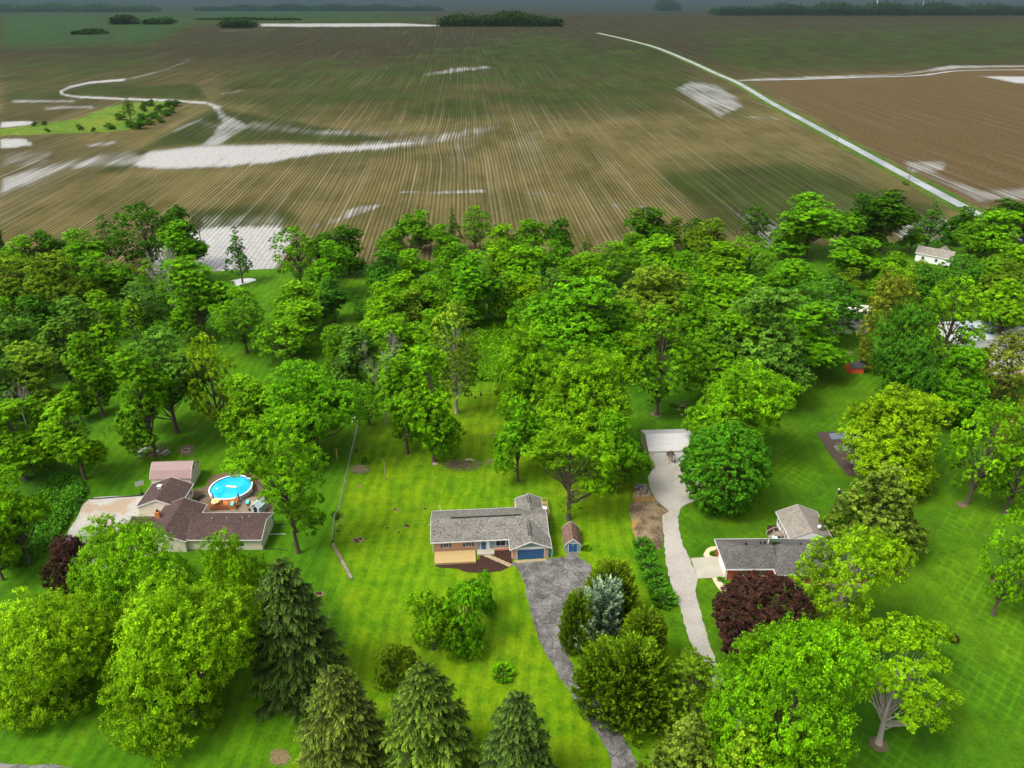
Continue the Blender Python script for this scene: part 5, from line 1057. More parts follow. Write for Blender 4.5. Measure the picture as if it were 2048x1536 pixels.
# mulch rings round the right hand trees
RING = [(1312,829,22,'pale trunked tree behind the white garage'),(1621,749,22,'full green tree left of the red shed'),(1566,803,22,'small shaded tree below the huge grey green dome'),(1440,1014,24,'dense chestnut beside the gravel turnaround'),(1757,1489,36,'twisted leaning crabapple at bottom right'),(2014,1026,22,'forked dark trunk at the right edge'),(1924,1010,20,'ragged thin tree on the striped lawn'),(88,1416,26,'very large maple in the bottom left corner')]
for x_, y_, w_, l_ in RING:
    p_ = px(x_, y_); zc = p_.y*cp+CH*sp; a_ = w_/2*zc/F; rn = random.Random(int(x_)); m_ = MB()
    m_.add([(math.cos(k_*.35)*a_*rn.uniform(.9,1.1), math.sin(k_*.35)*a_*rn.uniform(.9,1.1), .02) for k_ in range(18)]+[(0,0,.16)], [(k_,(k_+1)%18,18) for k_ in range(18)])
    o = m_.build('mulch_ring', M['soil'], None, (p_.x, p_.y, .05)); tag(o, 'brown mulch ring under the '+l_, 'mulch ring', 'mulch rings under trees')
# dirt heap with rubble beside the gravel drive
DP = [(1267,972),(1275,970),(1296,975),(1305,988),(1312,1000),(1338,1022),(1322,1035),(1326,1058),(1326,1082),(1320,1100),(1300,1095),(1282,1098),(1273,1085),(1265,1060),(1262,1035),(1257,1014),(1266,1002)]
rs_ = np.random.RandomState(3); P = np.array([px(*q)[:2] for q in DP]); lo_, hi_ = P.min(0), P.max(0); nx_, ny_ = 36, 70
gx, gy = np.meshgrid(np.linspace(lo_[0]-.6, hi_[0]+.6, nx_), np.linspace(lo_[1]-.6, hi_[1]+.6, ny_)); dd = pdist(gx, gy, P)
hz = np.clip(dd/2.0, 0, 1)**.8*.65+np.clip(dd, 0, .5)*rs_.normal(0, .16, gx.shape); hz = np.where(dd > -.15, hz, -.4)
g = G('dirt_heap'); p_ = g.pos(); a_ = g.noise(p_, .45, 4, .7); b_ = g.noise(p_, 4, 3, .8); c_ = g.noise(p_, .25, 2)
col = g.mix(g.ramp(a_, .38, .62), (.11, .075, .045), (.25, .19, .11)); col = g.mix(g.ramp(c_, .52, .62), col, (.34, .20, .06)); col = g.mix(g.ramp(b_, .3, .8, 0, .6), col, (.06, .04, .025)); g.bsdf(col, .95, .1, 0, g.bump(b_, .8, .1))
dh = gridmesh('dirt_heap', gx, gy, 0.0, g.m, {}); co_ = np.stack([gx.ravel(), gy.ravel(), hz.ravel()+.03], 1).astype(np.float32); dh.data.vertices.foreach_set('co', co_.ravel()); dh.data.update(); tag(dh, 'long low heap of bare dirt and dry grass beside the gravel drive', 'dirt heap')
rn = random.Random(12); k0 = px(1283, 985)
mb_ = MB()
for i in range(60):
    x_, y_ = rn.uniform(1272, 1300), rn.uniform(974, 1000); q = px(x_, y_); s_ = rn.uniform(.10,.34); mb_.blob((q.x, q.y, .68), (s_,s_*.8,s_*.6), rn, 6, 4, .35)
tag(mb_.build('rubble', M['rock']), 'loose rubble stones on the upper end of the dirt heap', 'rubble', kind='stuff')
q = px(1278, 978); o = MB().blob((0,0,.3), (.95,.6,.5), random.Random(9), 9, 6, .2).build('boulder', plain('dark_boulder', (.10,.11,.11), .85, .3), None, (q.x, q.y, .4)); tag(o, 'dark grey boulder at the top end of the dirt heap', 'boulder')
# ================================================================ houses far right
wh = thing('white_cottage', 'small white house with tan grey roof among trees at upper right', 'house', tuple(px(1829, 521)), R(-38)); gable(wh, 0, 11.5, 0, 6.8, 3.0, 1.7, 'x', .35, .3, M['white'], M['shingle_tan']); gable(wh, 5.5, 9.2, 6.3, 10, 2.8, 1.5, 'y', .3, .3, M['white'], M['shingle_tan'], gaps=(1,0)); win(wh, 7, .9, .9, 1.2, 0); win(wh, 2.5, .9, .9, 1.2, 0); 
for x_ in (4.6, 8.4): MB().bb(x_,x_+.35,2.6,2.95,4.2,4.6).build('roof_vent', M['white'], wh)
th_ = thing('tan_roofed_house', 'low house with plain tan roof under the broad dark tree', 'house', (88.0, 206, 0), R(3)); gable(th_, 0, 17, 0, 9, 2.5, 1.9, 'x', .4, .3, M['cream'], plain('tan_roof', (.20,.185,.13), .9, .12))
tag(sheet('pale_drive', [(1640,618),(1668,612),(1706,610),(1740,612),(1745,626),(1708,628),(1690,624),(1645,628)], .05, plain('pale_paving', (.62,.56,.50), .8, .1), jit=.3), kind='structure')
gy_ = thing('grey_roofed_house', 'house with light grey metal roof behind the airy yellow green tree', 'house', (126.5, 196, 0), R(6)); gable(gy_, 0, 19, 0, 12, 2.8, 2.4, 'x', .4, .4, M['white'], plain('grey_metal_roof', (.36,.40,.44), .5, .08, stretch=(5,.5,1)))
tag(sheet('grey_drive', [(1985,700),(2000,690),(2048,700),(2100,730),(2048,750),(1990,760),(1975,745)], .05, M['stained'], jit=.3), kind='structure')
# far structures
def tower(x, y, h, label): 
    p_ = px(x, y); o = MB().tube([(0,0,0),(0,0,h*.55),(0,0,h)], [2.2,1.2,.5], 6).build('mast', M['dish'], None, tuple(p_)); tag(o, label, 'mast')
tower(1750, 29, 60, 'pale thin mast before the far dark belt of woods at upper right'); tower(1842, 28, 34, 'shorter pale mast on the far right skyline left of the picture edge')
# ---------------------------------------------------------------- the trees of the photograph
# kind, crown centre x, crown top y, crown width, foot y (or minus the height), colour, name, label
TREES = [
# behind the left lots, at the edge of the wet field
('O',285,400,118,545,'dg','broadleaf_tree','tallest dark green tree before the flooded field corner, its twin trunks showing'),
('A',212,428,56,535,'dg','broadleaf_tree','dark tree at left edge of the tall dark clump by the field'),
('R',365,408,74,535,'dg','broadleaf_tree','dark round tree at right edge of the tall clump, bare twigs beside it'),
('T',358,440,84,572,'g','broadleaf_tree','mid green oval tree standing in front of the tall dark clump by the flooded field'),
('Q',474,452,60,566,'bl','oak_tree','lone dark layered oak with bare lower trunk beside the flooded field edge'),
('R',97,458,70,560,'dg','broadleaf_tree','dark rounded treetop poking above the left wood at the field edge'),
('R',158,458,100,566,'g','broadleaf_tree','wide bushy green tree between the left wood and the tall dark clump'),
('R',48,471,88,575,'g','broadleaf_tree','green tree on the far left by the field, behind the wide maples'),
('R',-6,448,34,540,'dg','broadleaf_tree','dark tree cut off by the left picture edge beside the tan field'),
('R',40,507,130,660,'ol','maple_tree','wide olive green maple on the far left, first of the row of four'),
('R',128,500,120,670,'ol','maple_tree','wide olive green maple, second from left in the row of four'),
('R',196,503,110,640,'g','maple_tree','wide green maple, third from left in the row of four'),
('R',240,520,70,620,'ol','maple_tree','smaller olive maple ending the row of four on the right'),
('R',78,588,96,700,'bl','maple_tree','shaded blue green maple below the olive maples at far left'),
('R',8,590,70,700,'g','broadleaf_tree','dark leafy tree at the left edge under the olive maples'),
('A',300,515,52,600,'lg','young_tree','slim light green young tree before the flooded corner'),
('A',278,550,84,672,'sg','broadleaf_tree','thin grey green tree with broken bare branches left of a leaning trunk'),
('A',332,560,62,656,'g','broadleaf_tree','slim tree with long dark leaning trunk in the left rear lawn'),
('T',396,510,120,680,'g','maple_tree','full oval green maple beside the lawn strip, behind the round olive tree'),
('O',480,570,100,706,'g','oak_tree','lone spreading oak on the left lawn strip with a bare straight trunk'),
('T',212,580,74,748,'lg','broadleaf_tree','tall light green tree with long dark trunk inside the left wood'),
('A',262,600,64,690,'lg','broadleaf_tree','slender light green tree with thin trunk right of the tall wood tree'),
('T',165,588,76,740,'sg','broadleaf_tree','grey green feathery treetop in the middle of the left wood'),
('T',120,636,84,768,'sg','broadleaf_tree','pale barked spindly tree in the left wood, its forked stem bare'),
('T',182,665,76,834,'g','broadleaf_tree','tall narrow tree on the fence line of the left wood'),
('R',12,618,100,770,'sg','broadleaf_tree','round grey green tree at the left edge, halfway down the wood'),
('T',62,684,106,820,'pal','broadleaf_tree','pale tipped tree with fine sprays in the left wood above the dead twigs'),
('R',-5,720,90,850,'sg','broadleaf_tree','grey green tree cut off by the left edge below the round one'),
('T',22,795,128,960,'lg','broadleaf_tree','tall bright green tree at left edge above the rough bank'),
('T',86,790,60,935,'g','broadleaf_tree','green tree with reddish inner leaves beside the bright one at left'),
('T',142,788,92,960,'lg','broadleaf_tree','light crested tree standing right on the left wire fence'),
('R',150,763,46,840,'g','young_tree','small rounded green tree behind the light crested tree on the fence'),
('R',22,935,112,1128,'lg','broadleaf_tree','bright green rounded tree over the rough bank at far left'),
('R',-25,1010,90,1160,'lg','broadleaf_tree','bright tree cut off at the left edge below the rough bank tree'),
# left yard
('R',328,655,150,866,'sg','linden_tree','large dense grey green dome tree behind the white propane tank'),
('T',284,690,106,912,'g','linden_tree','ivy green tree with pale trunk right beside the propane tank'),
('O',417,662,98,872,'yg','locust_tree','yellow green tree right of the dense dome, long bare trunk whitened at foot'),
('R',598,560,96,655,'lg','broadleaf_tree','light green rounded tree under the two airy trees by the lawn strip'),
('T',664,552,58,645,'bl','broadleaf_tree','dark narrow tree right next to the grassy gap toward the field'),
('T',604,597,92,700,'lg','broadleaf_tree','bright dome topped tree over the airy pale tree on the lawn strip'),
('O',560,633,112,722,'lg','locust_tree','airy pale green tree with several thin dark stems on the lawn strip'),
('O',592,448,96,574,'g','walnut_tree','airy olive topped tree with two dark trunks before the wet tracks'),
('R',655,463,70,548,'dg','broadleaf_tree','dark clump between the airy walnut and the tree at the grassy gap'),
('R',694,449,76,548,'dg','broadleaf_tree','dark tree at field edge left of the grassy gap'),
('R',662,480,86,596,'g','broadleaf_tree','mid green full tree in front of the dark pair left of the grassy gap'),
# centre mass behind the middle lot
('R',838,418,70,505,'g','broadleaf_tree','tall green treetop above the field line, left of the small dark pointed one'),
('R',797,440,34,500,'dg','broadleaf_tree','small dark round treetop left of the tall green one'),
('R',788,455,60,540,'g','broadleaf_tree','green tree at the left corner of the middle wood by the field'),
('Q',906,415,38,500,'dg','broadleaf_tree','small dark pointed treetop standing at the middle of the field edge'),
('O',950,412,62,500,'g','broadleaf_tree','flat topped layered tree right of the dark pointed treetop'),
('R',888,444,52,520,'g','broadleaf_tree','bushy tree below the dark pointed treetop'),
('R',770,500,72,600,'bl','broadleaf_tree','dark green dome on the left flank of the middle wood'),
('R',824,492,74,580,'lg','broadleaf_tree','light green crown below the tall treetop of the middle wood'),
('R',906,482,76,580,'g','broadleaf_tree','mid green crown under the flat topped layered tree'),
('T',944,500,100,658,'mg','maple_tree','very tall full maple in the middle wood with a dark split trunk'),
('R',808,540,72,625,'lg','broadleaf_tree','light crown left of the yellow green one in the middle wood'),
('R',856,548,70,630,'lg','broadleaf_tree','yellowish light crown left of the very tall maple'),
('R',765,562,78,660,'lg','broadleaf_tree','bright rounded tree on the grassy gap side of the middle wood'),
('R',757,603,96,705,'lg','broadleaf_tree','bright low dome overhanging the shaded grassy gap'),
('R',822,578,60,650,'pal','broadleaf_tree','small pale grey green crown with bare twigs in the middle wood'),
('R',890,560,56,640,'g','broadleaf_tree','dense green crown tucked against the very tall maple'),
('R',790,633,130,780,'lg','maple_tree','broad light green maple behind the dead grey branches'),
('T',706,645,80,790,'sg','broadleaf_tree','shaded grey green tree between big round maple and broad light maple'),
('R',676,642,70,765,'g','broadleaf_tree','bright green tree behind the big round maple by the chain link fence'),
('A',908,598,112,826,'pal','ash_tree','tall thin ash with long pale trunk at the back of the middle lawn'),
('R',862,618,70,720,'lg','broadleaf_tree','light rounded crown left of the tall thin ash'),
('T',861,683,104,925,'lg','maple_tree','bright tall maple on the middle lawn, nearer the house of the pair'),
('T',806,705,92,908,'g','maple_tree','darker tall maple on the middle lawn beside the bright one'),
('A',735,760,70,850,'g','broadleaf_tree','small shaded tree by the chain link fence behind the lawn pair'),
('N',618,705,190,925,'mg','maple_tree','big round green maple left of the chain link fence'),
('R',500,742,120,900,'lg','maple_tree','light green spreading maple behind the pool and the leaning tree'),
('R',1005,445,62,530,'lg','broadleaf_tree','bright green treetop at the field edge right of the layered tree'),
('R',1062,437,72,525,'g','broadleaf_tree','wide green treetop in the middle of the field edge'),
('R',1120,435,54,520,'dg','broadleaf_tree','dark treetop closing the middle group at the tan field corner'),
('R',1050,486,86,580,'lg','broadleaf_tree','yellow green crown below the wide middle treetop'),
('R',1000,478,70,570,'lg','broadleaf_tree','bright crown right of the very tall maple top'),
('R',1108,480,60,560,'g','broadleaf_tree','green crown under the dark treetop at the tan corner'),
('Q',1172,466,32,528,'ol','young_tree','small olive pointed tree alone at the tan field corner'),
('R',1132,512,68,590,'g','broadleaf_tree','soft green rounded tree below the small olive pointed tree'),
('R',1106,535,58,610,'sg','broadleaf_tree','small grey green crown in the middle wood'),
('R',1012,540,76,640,'lg','broadleaf_tree','light green crown right of the very tall maple'),
('R',1062,548,60,640,'yg','broadleaf_tree','yellow tipped crown left of the wide spreading maple'),
('R',1042,596,70,690,'g','broadleaf_tree','green crown over the deep shade left of the wide spreading maple'),
('O',1228,482,104,572,'g','walnut_tree','open crowned tree with dark forked trunk below the right field edge'),
('R',1186,500,76,585,'lg','broadleaf_tree','light green crown left of the open crowned walnut'),
('R',1298,412,92,500,'dg','broadleaf_tree','dark bushy treetop over the field edge, right of the tan corner'),
('R',1350,432,36,500,'ol','broadleaf_tree','small olive treetop right of the dark bushy one'),
('R',1322,468,96,560,'lg','broadleaf_tree','bright flat crown under the dark bushy treetop'),
('R',1262,462,60,540,'g','broadleaf_tree','green crown left under the dark bushy treetop'),
('R',1385,435,50,520,'dg','broadleaf_tree','dark left half of the pair of treetops near the bare tree'),
('R',1420,436,84,540,'ol','broadleaf_tree','olive rounded treetop left of the bare tree'),
('O',1512,411,60,480,'dg','broadleaf_tree','dark windblown tree right of the bare tree at the field edge'),
('R',1450,482,96,570,'lg','broadleaf_tree','light green crown below the olive rounded treetop'),
('O',1505,466,92,560,'g','broadleaf_tree','open green crown with dark limbs below the bare tree'),
('R',1380,500,70,590,'g','broadleaf_tree','green crown between the two light flat crowns'),
('R',1170,553,196,735,'mg','maple_tree','wide spreading maple in the middle of the wood, many layered boughs'),
('R',1258,598,96,728,'lg','broadleaf_tree','light green crown between the wide spreading maple and the large pale olive one'),
('R',1395,548,90,650,'g','broadleaf_tree','green crown between the large pale olive maple and the feathery light crown'),
('R',1078,608,80,720,'g','maple_tree','green crown left under the wide spreading maple'),
('R',1312,528,146,680,'pal','maple_tree','large pale olive maple right of the wide spreading one'),
('R',1480,542,124,672,'lg','locust_tree','flat feathery light crown above the broad grey green trees'),
('R',1380,590,90,700,'g','broadleaf_tree','green crown between the pale olive maple and the feathery one'),
('A',1325,608,128,830,'g','maple_tree','tall tree with straight pale trunk in a mulch ring behind the garage'),
('R',1440,622,150,800,'g','maple_tree','broad green tree with hanging bare twigs behind the bright round one'),
('R',1530,572,180,795,'sg','linden_tree','huge grey green dome left of the red shed lawn'),
('T',1622,606,128,750,'mg','linden_tree','full green tree in a mulch ring left of the red shed'),
('R',1562,690,90,803,'bl','broadleaf_tree','small shaded tree in a mulch ring below the huge dome'),
('N',1064,644,136,830,'lg','maple_tree','rounded bright maple above the back of the middle lawn'),
('N',1182,695,204,925,'lg','maple_tree','biggest bright maple of the middle, left behind the white garage'),
('R',1240,820,96,985,'g','maple_tree','dark lower green tree hugging the left wall of the white garage'),
('R',1256,664,56,760,'yg','catalpa_tree','small white flowering crown behind the biggest bright maple'),
('R',1036,795,92,962,'mg','maple_tree','smaller maple with thin dark trunk on the middle lawn behind the house'),
('R',1030,745,60,860,'lg','broadleaf_tree','bright small crown over the smaller maple of the middle lawn'),
('N',1487,714,186,918,'lg','maple_tree','bright rounded maple behind the dense chestnut, right of the garage'),
# right back
('R',1622,385,150,515,'g','willow_tree','wide feathery grey green tree at the right field edge'),
('R',1592,438,66,512,'lg','broadleaf_tree','lighter tree standing in front of the wide feathery one'),
('R',1718,386,80,505,'dg','broadleaf_tree','dark left half of the tall pair by the country road field'),
('T',1774,374,92,508,'dg','broadleaf_tree','tallest dark tree at the right field edge'),
('Q',1864,403,80,500,'bl','pine_tree','thin dark layered tree behind the small white house'),
('R',1920,408,60,488,'dg','broadleaf_tree','dark tree left of the yellow green crown at the end of the road'),
('R',1826,452,48,505,'g','broadleaf_tree','small green tree between the tallest dark tree and the white house'),
('R',2006,396,80,490,'dg','broadleaf_tree','dark crowns at the top right corner beyond the road end'),
('R',2060,400,70,490,'dg','broadleaf_tree','dark tree cut by the right edge beyond the road end'),
('R',1996,416,100,515,'lg','broadleaf_tree','yellow green crown before the dark trees at top right'),
('R',1946,440,60,515,'g','broadleaf_tree','green crown right behind the small white house'),
('R',1712,470,112,560,'mg','maple_tree','rounded green tree on open grass before the tall dark pair'),
('R',1782,498,60,570,'g','broadleaf_tree','small tree at the right foot of the rounded one on open grass'),
('R',1780,523,76,610,'lg','broadleaf_tree','bright feathery crown behind the golden willow'),
('R',1838,520,50,590,'pal','broadleaf_tree','small pale crown left below the white house'),
('R',1580,511,108,600,'mg','broadleaf_tree','bright green dome with forked stems above the broad dark tree'),
('O',1658,550,150,680,'bl','maple_tree','broad dark green tree half hiding the tan roofed house'),
('R',1696,534,58,600,'ol','broadleaf_tree','small olive brown crown left of the golden willow'),
('W',1775,538,116,738,'wil','willow_tree','golden olive weeping willow right of the tan roofed house'),
('R',1846,530,80,650,'bl','broadleaf_tree','dark green round crown right of the golden willow'),
('O',1922,506,94,590,'bl','broadleaf_tree','blue green open crown right below the white house'),
('R',2012,482,100,590,'lg','broadleaf_tree','light green crown at the right edge below the road trees'),
('R',2008,519,110,620,'ol','broadleaf_tree','olive crown at the right edge under the light one'),
('O',1905,546,140,740,'lg','locust_tree','yellow green airy tree in front of the grey roofed house'),
('R',2010,560,110,690,'lg','broadleaf_tree','bright tree at the right edge behind the grey roofed house'),
('N',1810,608,130,838,'bl','chestnut_tree','tall dark green chestnut right of the red shed'),
('R',1922,694,136,848,'mg','chestnut_tree','rounded soft green chestnut below the grey roofed house'),
('W',2022,656,106,800,'wil','willow_tree','olive drooping tree at the right edge beside the grey drive'),
('W',2048,790,90,930,'wil','willow_tree','second olive drooping tree lower on the right edge'),
('O',1975,790,130,1008,'lg','oak_tree','ragged thin tree with dead twigs over the striped right lawn'),
('O',2045,850,100,1026,'g','oak_tree','thin dark stemmed tree at the right edge with forked trunk in a ring'),
('N',1800,772,184,960,'yg','maple_tree','yellow green maple overhanging the covered garden plot'),
('P',1762,912,205,1105,'pine','pine_tree','big soft olive pine right of the utility pole'),
('U',1665,1018,44,1066,'lg','young_tree','small bright tree tucked between the roof and the pine'),
('O',2035,1005,110,1232,'lg','locust_tree','feathery bright locust cut by the right edge'),
('NO',1702,1030,190,1274,'yg','birch_tree','yellow green tree over the right house, slim forked trunk'),
('C',1528,1143,192,1305,'rd','red_maple_tree','dark purple maple before the red brick house'),
('NB',1590,1228,300,1570,'lg','maple_tree','largest bright green maple at the bottom right'),
('C',1452,844,172,1013,'ch','chestnut_tree','dense round deep green chestnut beside the gravel turnaround'),
# left foreground
('U',135,1060,90,1180,'rd','red_maple_tree','dark purple tree half hidden at the corner of the left driveway'),
('NO',222,1012,170,1230,'lg','maple_tree','green yellow crown covering the left driveway and the house corner'),
('NO',322,1046,200,1305,'lg','maple_tree','bright crown between the driveway crown and the one before the brown roofs'),
('NO',462,1046,140,1300,'lg','maple_tree','bright crown covering the front of the brown roofed house'),
('NB',92,1150,255,1400,'yg','maple_tree','very large yellow green maple in the bottom left corner'),
('NB',352,1122,300,1428,'yg','maple_tree','very large yellow green maple right of the bottom left one'),
('S',580,1102,190,1372,'dsp','spruce_tree','tall loose grey green spruce, leftmost of the front row'),
('S',678,1308,190,1528,'spb','spruce_tree','spruce with browned inner twigs, second of the front row'),
('S',852,1302,212,1552,'sp','spruce_tree','full green spruce in the centre of the front row'),
('S',1035,1362,172,1590,'dsp','spruce_tree','dense dark spruce, rightmost of the front row beside the drive'),
('U',788,1275,84,1372,'ced','juniper_tree','small dark juniper peeking over the spruces on the front lawn'),
('U',862,1172,96,1300,'lg','crabapple_tree','left and lighter crown of the clump on the front lawn'),
('U',925,1156,108,1292,'mg','crabapple_tree','right and darker crown of the clump on the front lawn'),
('U',966,1144,50,1225,'mg','young_tree','thin leafy top sticking out right of the front lawn clump'),
('J',1156,1188,64,1296,'ced','arborvitae','round topped dark green arborvitae beside the asphalt drive'),
('J',1222,1128,90,1250,'ced','juniper_tree','dark pointed juniper behind the silvery spruce'),
('V',1212,1162,112,1290,'si','blue_spruce','silvery blue spruce among the green junipers by the drive'),
('J',1290,1222,90,1340,'ced','juniper_tree','dark juniper right behind the silvery spruce'),
('J',1215,1285,116,1408,'ced','juniper_tree','yellowish green juniper on the left below the silvery spruce'),
('J',1268,1282,120,1432,'ced','juniper_tree','tall yellowish juniper in the middle of the island beside the drive'),
('A',1392,1295,140,1440,'ol','broadleaf_tree','thin olive tree overhanging the end of the gravel drive'),
('P',1378,1392,215,1620,'pine','pine_tree','light green pine at the bottom edge left of the largest maple'),
('P',1478,1424,215,1640,'ol','pine_tree','brownish olive pine at the bottom edge touching the largest maple'),
]
GROUPS = [(0, 9, 'trees at the far end of the left lots'), (9, 34, 'trees of the left wood')]
for i, (k_, cx_, tp_, w_, b_, c_, nm_, lb_) in enumerate(TREES):
    kw = {}
    if nm_ == 'crabapple_tree' and cx_ == 1810: kw['trunkmat'] = 'palebark'
    if nm_ in ('ash_tree', 'birch_tree'): kw['trunkmat'] = 'palebark'
    tree(k_, cx_, tp_, w_, b_, c_, nm_, lb_, group='trees around the houses' if i >= 34 else ('trees at the far end of the left lots' if i < 9 else 'trees of the left wood'), **kw)
# open crowned tree behind the blue shed, turned so that its bare trunk shows
tree('X', 1142, 838, 168, 1040, 'lg', 'broadleaf_tree', 'sparse tree with bare dark trunk and separate leaf clumps behind the small blue doored shed', group='trees around the houses', rz=0)
p_ = px(597, 1106); plant('L', p_.x, p_.y, 28, 6, 'lg', 'maple_tree', 'tall light green maple leaning over the swimming pool', 'tree', group='trees around the houses', rz=0)
p_ = px(1757, 1488); plant('M', p_.x, p_.y, 13, 6, 'yg', 'crabapple_tree', 'light tree with pale twisted leaning trunk in a mulch ring', 'tree', group='trees around the houses', rz=0, trunkmat='palebark')
# dead and bare trees
for cx_, tp_, b_, nm_, lb_, s_ in [(1476,408,474,'bare_tree','leafless grey tree at the right field edge beside the dark windblown tree', 1),
    (398,430,500,'bare_tree','bare twiggy tree leaning over the flooded corner at left', 2), (765,690,850,'dead_tree','tree with dead grey branches among the green crowns behind the middle lawn', 3),
    (338,500,640,'dead_tree','bare broken tree before the flooded corner in the left lots', 4), (1478,690,800,'dead_tree','tree with bare hanging twigs under the broad green tree right of the garage', 5), (40,772,860,'dead_tree','dead grey twiggy tree in the left wood', 6)]:
    X, Y, h, a = fit('T', cx_, tp_, 50, b_); me = baretree('bare_branches', 200+s_, 12, 8, 'palebark' if nm_ == 'dead_tree' else 'bark')
    o = link(bpy.data.objects.new(nm_, me)); o.location = (X, Y, 0); o.scale = (h/12*.8, h/12*.8, h/12); tag(o, lb_, 'tree')
# ---------------------------------------------------------------- shrubs
for i, (x, y, w_) in enumerate([(1286,1096,36),(1290,1118,38),(1298,1140,40),(1307,1162,42),(1315,1183,42),(1328,1204,46)]):
    shrub(x, y, w_, 1.9, 'bl', 'hedge_bush', ['topmost rounded bush of the hedge by the gravel drive, beside the dirt pile', 'second bush from the dirt pile in the hedge by the gravel drive',
      'third bush from the dirt pile in the hedge by the gravel drive', 'fourth bush from the dirt pile in the hedge by the gravel drive', 'next to last bush of the hedge by the gravel drive', 'last and nearest rounded bush of the hedge by the gravel drive'][i], 'hedge bushes along the gravel drive')
shrub(1293, 934, 26, 2.0, 'lg', 'bush', 'bright round bush at the left front corner of the white garage')
shrub(1006, 1352, 40, 1.8, 'mg', 'bush', 'single round green bush on the front lawn above the dark spruce')
shrub(1172, 1098, 18, 1.1, 'lg', 'bush', 'low bright green bush right of the small blue doored shed')
shrub(1905, 1281, 20, 1.2, 'rd', 'bush', 'small dark purple bush on the open right lawn')
shrub(1345, 812, 14, .9, 'g', 'bush', 'low green bush by the garden bench behind the white garage')
shrub(729, 928, 14, 2.2, 'mg', 'sapling', 'small green sapling over the brush pile by the chain link fence')
shrub(671, 1034, 16, 1.6, 'mg', 'sapling', 'green sapling growing through the chain link fence', kind='B')
shrub(713, 903, 8, .8, 'lg', 'bush', 'tiny bright bush on the dirt strip beside the chain link fence')
cnt = [0, 0]
for i, (x, y, w_, h) in enumerate(sorted([(258,233,0,0),(300,212,18,5),(320,222,20,5),(338,215,22,6),(352,212,20,5),(332,232,20,5),(310,236,22,5),(285,240,22,5),(262,255,26,5),(280,258,26,5),(240,240,22,5),(290,224,14,8),(283,250,20,4),(220,258,22,4),(188,263,10,3),(160,260,14,4),(95,264,10,3),(90,250,12,3),(70,252,12,3),(300,250,18,4),(322,245,16,4),(345,226,16,4)])):
    if w_ == 0: continue
    p_ = px(x, y); zc = p_.y*cp+CH*sp; q_ = 0 if x > 235 else 1; L_ = ['shrub in the dark thicket at the meadow tip, ', 'low shrub dotted along the bright meadow, '][q_]+nth(cnt[q_]); cnt[q_] += 1
    plant('U', p_.x, p_.y, h, w_/2*zc/F, 'dg', 'shrub', L_, 'shrub', group='shrubs of the thicket at the meadow tip' if x > 235 else 'shrubs dotted along the meadow')
p_ = px(262, 240); plant('Q', p_.x, p_.y, 17, 5.5, 'dg', 'broadleaf_tree', 'lone tall dark ragged tree in the meadow thicket among the wet fields', 'tree')
p_ = px(306, 214); plant('Q', p_.x, p_.y, 8, 2.2, 'dg', 'broadleaf_tree', 'small pointed dark tree right of the ragged one in the meadow thicket', 'tree')
for i, (x, y) in enumerate([(1812, 370), (1808, 366)]): shrub(x, y, 9, 1.3, 'ol', 'bush', ['tall weeds at the foot of the nearer roadside utility pole', 'weeds left of the foot of the nearer roadside utility pole'][i])
# undergrowth: masses nobody could count
def mass(name, pts, n, hmax, size, col, label, seed):
    rs = np.random.RandomState(seed); P = np.array([px(*p)[:2] for p in pts]); lo, hi = P.min(0), P.max(0); q = rs.uniform(lo, hi, (n*3, 2))
    keep = pdist(q[:, 0], q[:, 1], P) > 0; q = q[keep][:n]; m = len(q)
    hh = hmax*(.35+.65*np.abs(np.sin(q[:, 0]*.7+seed)*np.cos(q[:, 1]*.55)))
    C = np.repeat(np.c_[q, hh*.6], 9, 0)+rs.normal(size=(m*9, 3))*np.array([.55, .55, .25*hmax]); C[:, 2] = np.clip(C[:, 2], .05, None)
    N = unit(len(C), rs)*.7+np.array([0, 0, 1.]); N /= np.linalg.norm(N, axis=1, keepdims=True)
    V, Q = cards(C, N, size*rs.uniform(.7, 1.3, len(C)), size*.6, rs)
    me = npmesh(name, V, Q, M['leaf'], dict(tint=np.repeat(rs.uniform(0, 1, len(C)), 4), clump=np.repeat(np.clip(hh.repeat(9)/hmax+rs.normal(0, .1, len(C)), 0, 1), 4)))
    o = link(bpy.data.objects.new(name, me)); k = COL[col]; o.color = (*k, 1); tag(o, label, 'undergrowth', kind='stuff')
mass('undergrowth', [(905,690),(1000,640),(1070,660),(1045,720),(1010,762),(920,762),(880,760)], 5200, 1.6, .26, 'g', 'low green undergrowth at the back of the middle lawn', 5)
mass('undergrowth', [(700,600),(1040,560),(1250,610),(1080,680),(900,680),(740,700)], 3000, 2.2, .32, 'dg', 'shaded undergrowth below the middle wood', 6)
mass('undergrowth', [(150,960),(170,985),(110,1080),(60,1130),(10,1130),(60,1020),(110,960)], 3600, 1.7, .24, 'bl', 'rough weeds and brambles on the bank left of the wire fence', 7)
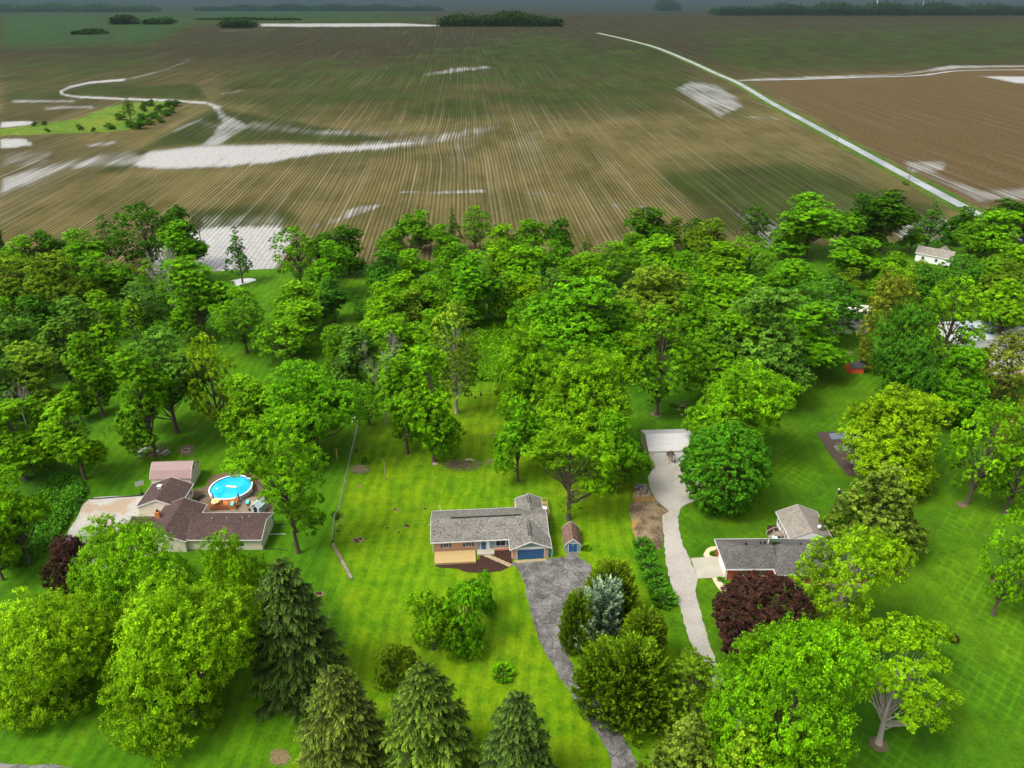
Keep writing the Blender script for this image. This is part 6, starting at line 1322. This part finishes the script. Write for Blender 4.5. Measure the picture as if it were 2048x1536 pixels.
# distant woods and tree clumps
def wood(name, x0, x1, y, depth, h, label, seed, col='dg', kind='stuff'):
    a, b = px(x0, y), px(x1, y); rs = np.random.RandomState(seed); L = (b-a).length; n = int(L*depth/30)+40
    q = np.c_[rs.uniform(0, 1, n), rs.uniform(0, depth, n)]; C0 = np.c_[a.x+(b.x-a.x)*q[:, 0], a.y+q[:, 1], h*rs.uniform(.35, 1.0, n)*(np.sin(np.pi*np.clip(q[:, 0], .01, .99))**.3)*(.8+.25*np.sin(q[:, 0]*L/23+seed))]
    C = np.repeat(C0, 12, 0)+rs.normal(size=(n*12, 3))*np.array([4.5, 4.5, h*.14]); F0 = np.c_[a.x+(b.x-a.x)*rs.uniform(0, 1, n*6), a.y+rs.uniform(0, 5, n*6), rs.uniform(0, h*.6, n*6)]; C = np.r_[C, F0]; C[:, 2] = np.clip(C[:, 2], .5, None)
    N = unit(len(C), rs)*.8+np.array([0, -.2, .7]); N /= np.linalg.norm(N, axis=1, keepdims=True); V, Q = cards(C, N, 2.6, 1.9, rs)
    me = npmesh(name, V, Q, M['leaf'], dict(tint=np.repeat(rs.uniform(0, .8, len(C)), 4), clump=np.repeat(rs.uniform(0, 1, len(C)), 4))); o = link(bpy.data.objects.new(name, me)); o.color = (*[v*.35 for v in COL[col]], 1)
    tag(o, label, 'wood', kind=kind)
wood('woodland', 880, 1125, 53, 130, 22, 'square block of dark distant woodland beyond the big field', 1)
wood('woodland', 441, 500, 56, 60, 18, 'small dark block of woods on the left of the far flooded strip', 2)
wood('woodland', 222, 258, 49, 60, 22, 'small peaked dark tree clump far away at upper left', 3); wood('woodland', 285, 329, 49, 60, 14, 'low dark tree clump right of the peaked one far away', 4)
wood('woodland', 143, 193, 69, 40, 8, 'low dark thicket in the far left fields', 5); wood('woodland', 1440, 2150, 31, 120, 26, 'long dark belt of woods on the far right skyline', 6)
wood('woodland', 1318, 1360, 22, 90, 28, 'dark distant tree clump left of the long belt of woods', 7); wood('woodland', 390, 880, 22, 60, 16, 'thin distant hedgerow line across the upper left', 8)
wood('woodland', -80, 300, 24, 90, 20, 'distant green wooded strip at the upper left corner', 9, 'g'); wood('woodland', 395, 600, 40, 12, 5, 'low hedgerow before the far flooded strip', 10)

HAZE = 0.00003
# ---------------------------------------------------------------- haze over the far fields
g = G('haze'); v = g.n('ShaderNodeVolumePrincipled'); v.inputs['Color'].default_value = (.50, .62, .72, 1); v.inputs['Density'].default_value = .000018; v.inputs['Anisotropy'].default_value = 0
g.t.links.new(v.outputs[0], g.out.inputs['Volume'])
hz_ = MB().bb(-31000, 31000, -2100, 41000, -1.5, 125).build('haze', g.m); tag(hz_, kind='stuff')
g = G('mist'); v = g.n('ShaderNodeVolumePrincipled'); v.inputs['Color'].default_value = (.07, .125, .14, 1); v.inputs['Density'].default_value = 0.0011
g.t.links.new(v.outputs[0], g.out.inputs['Volume']); mb_ = MB().bb(-9000, 9000, 2200, 9000, -.9, 45).build('mist', g.m); tag(mb_, 'low grey mist lying over the farthest fields at the skyline', 'mist', kind='stuff')
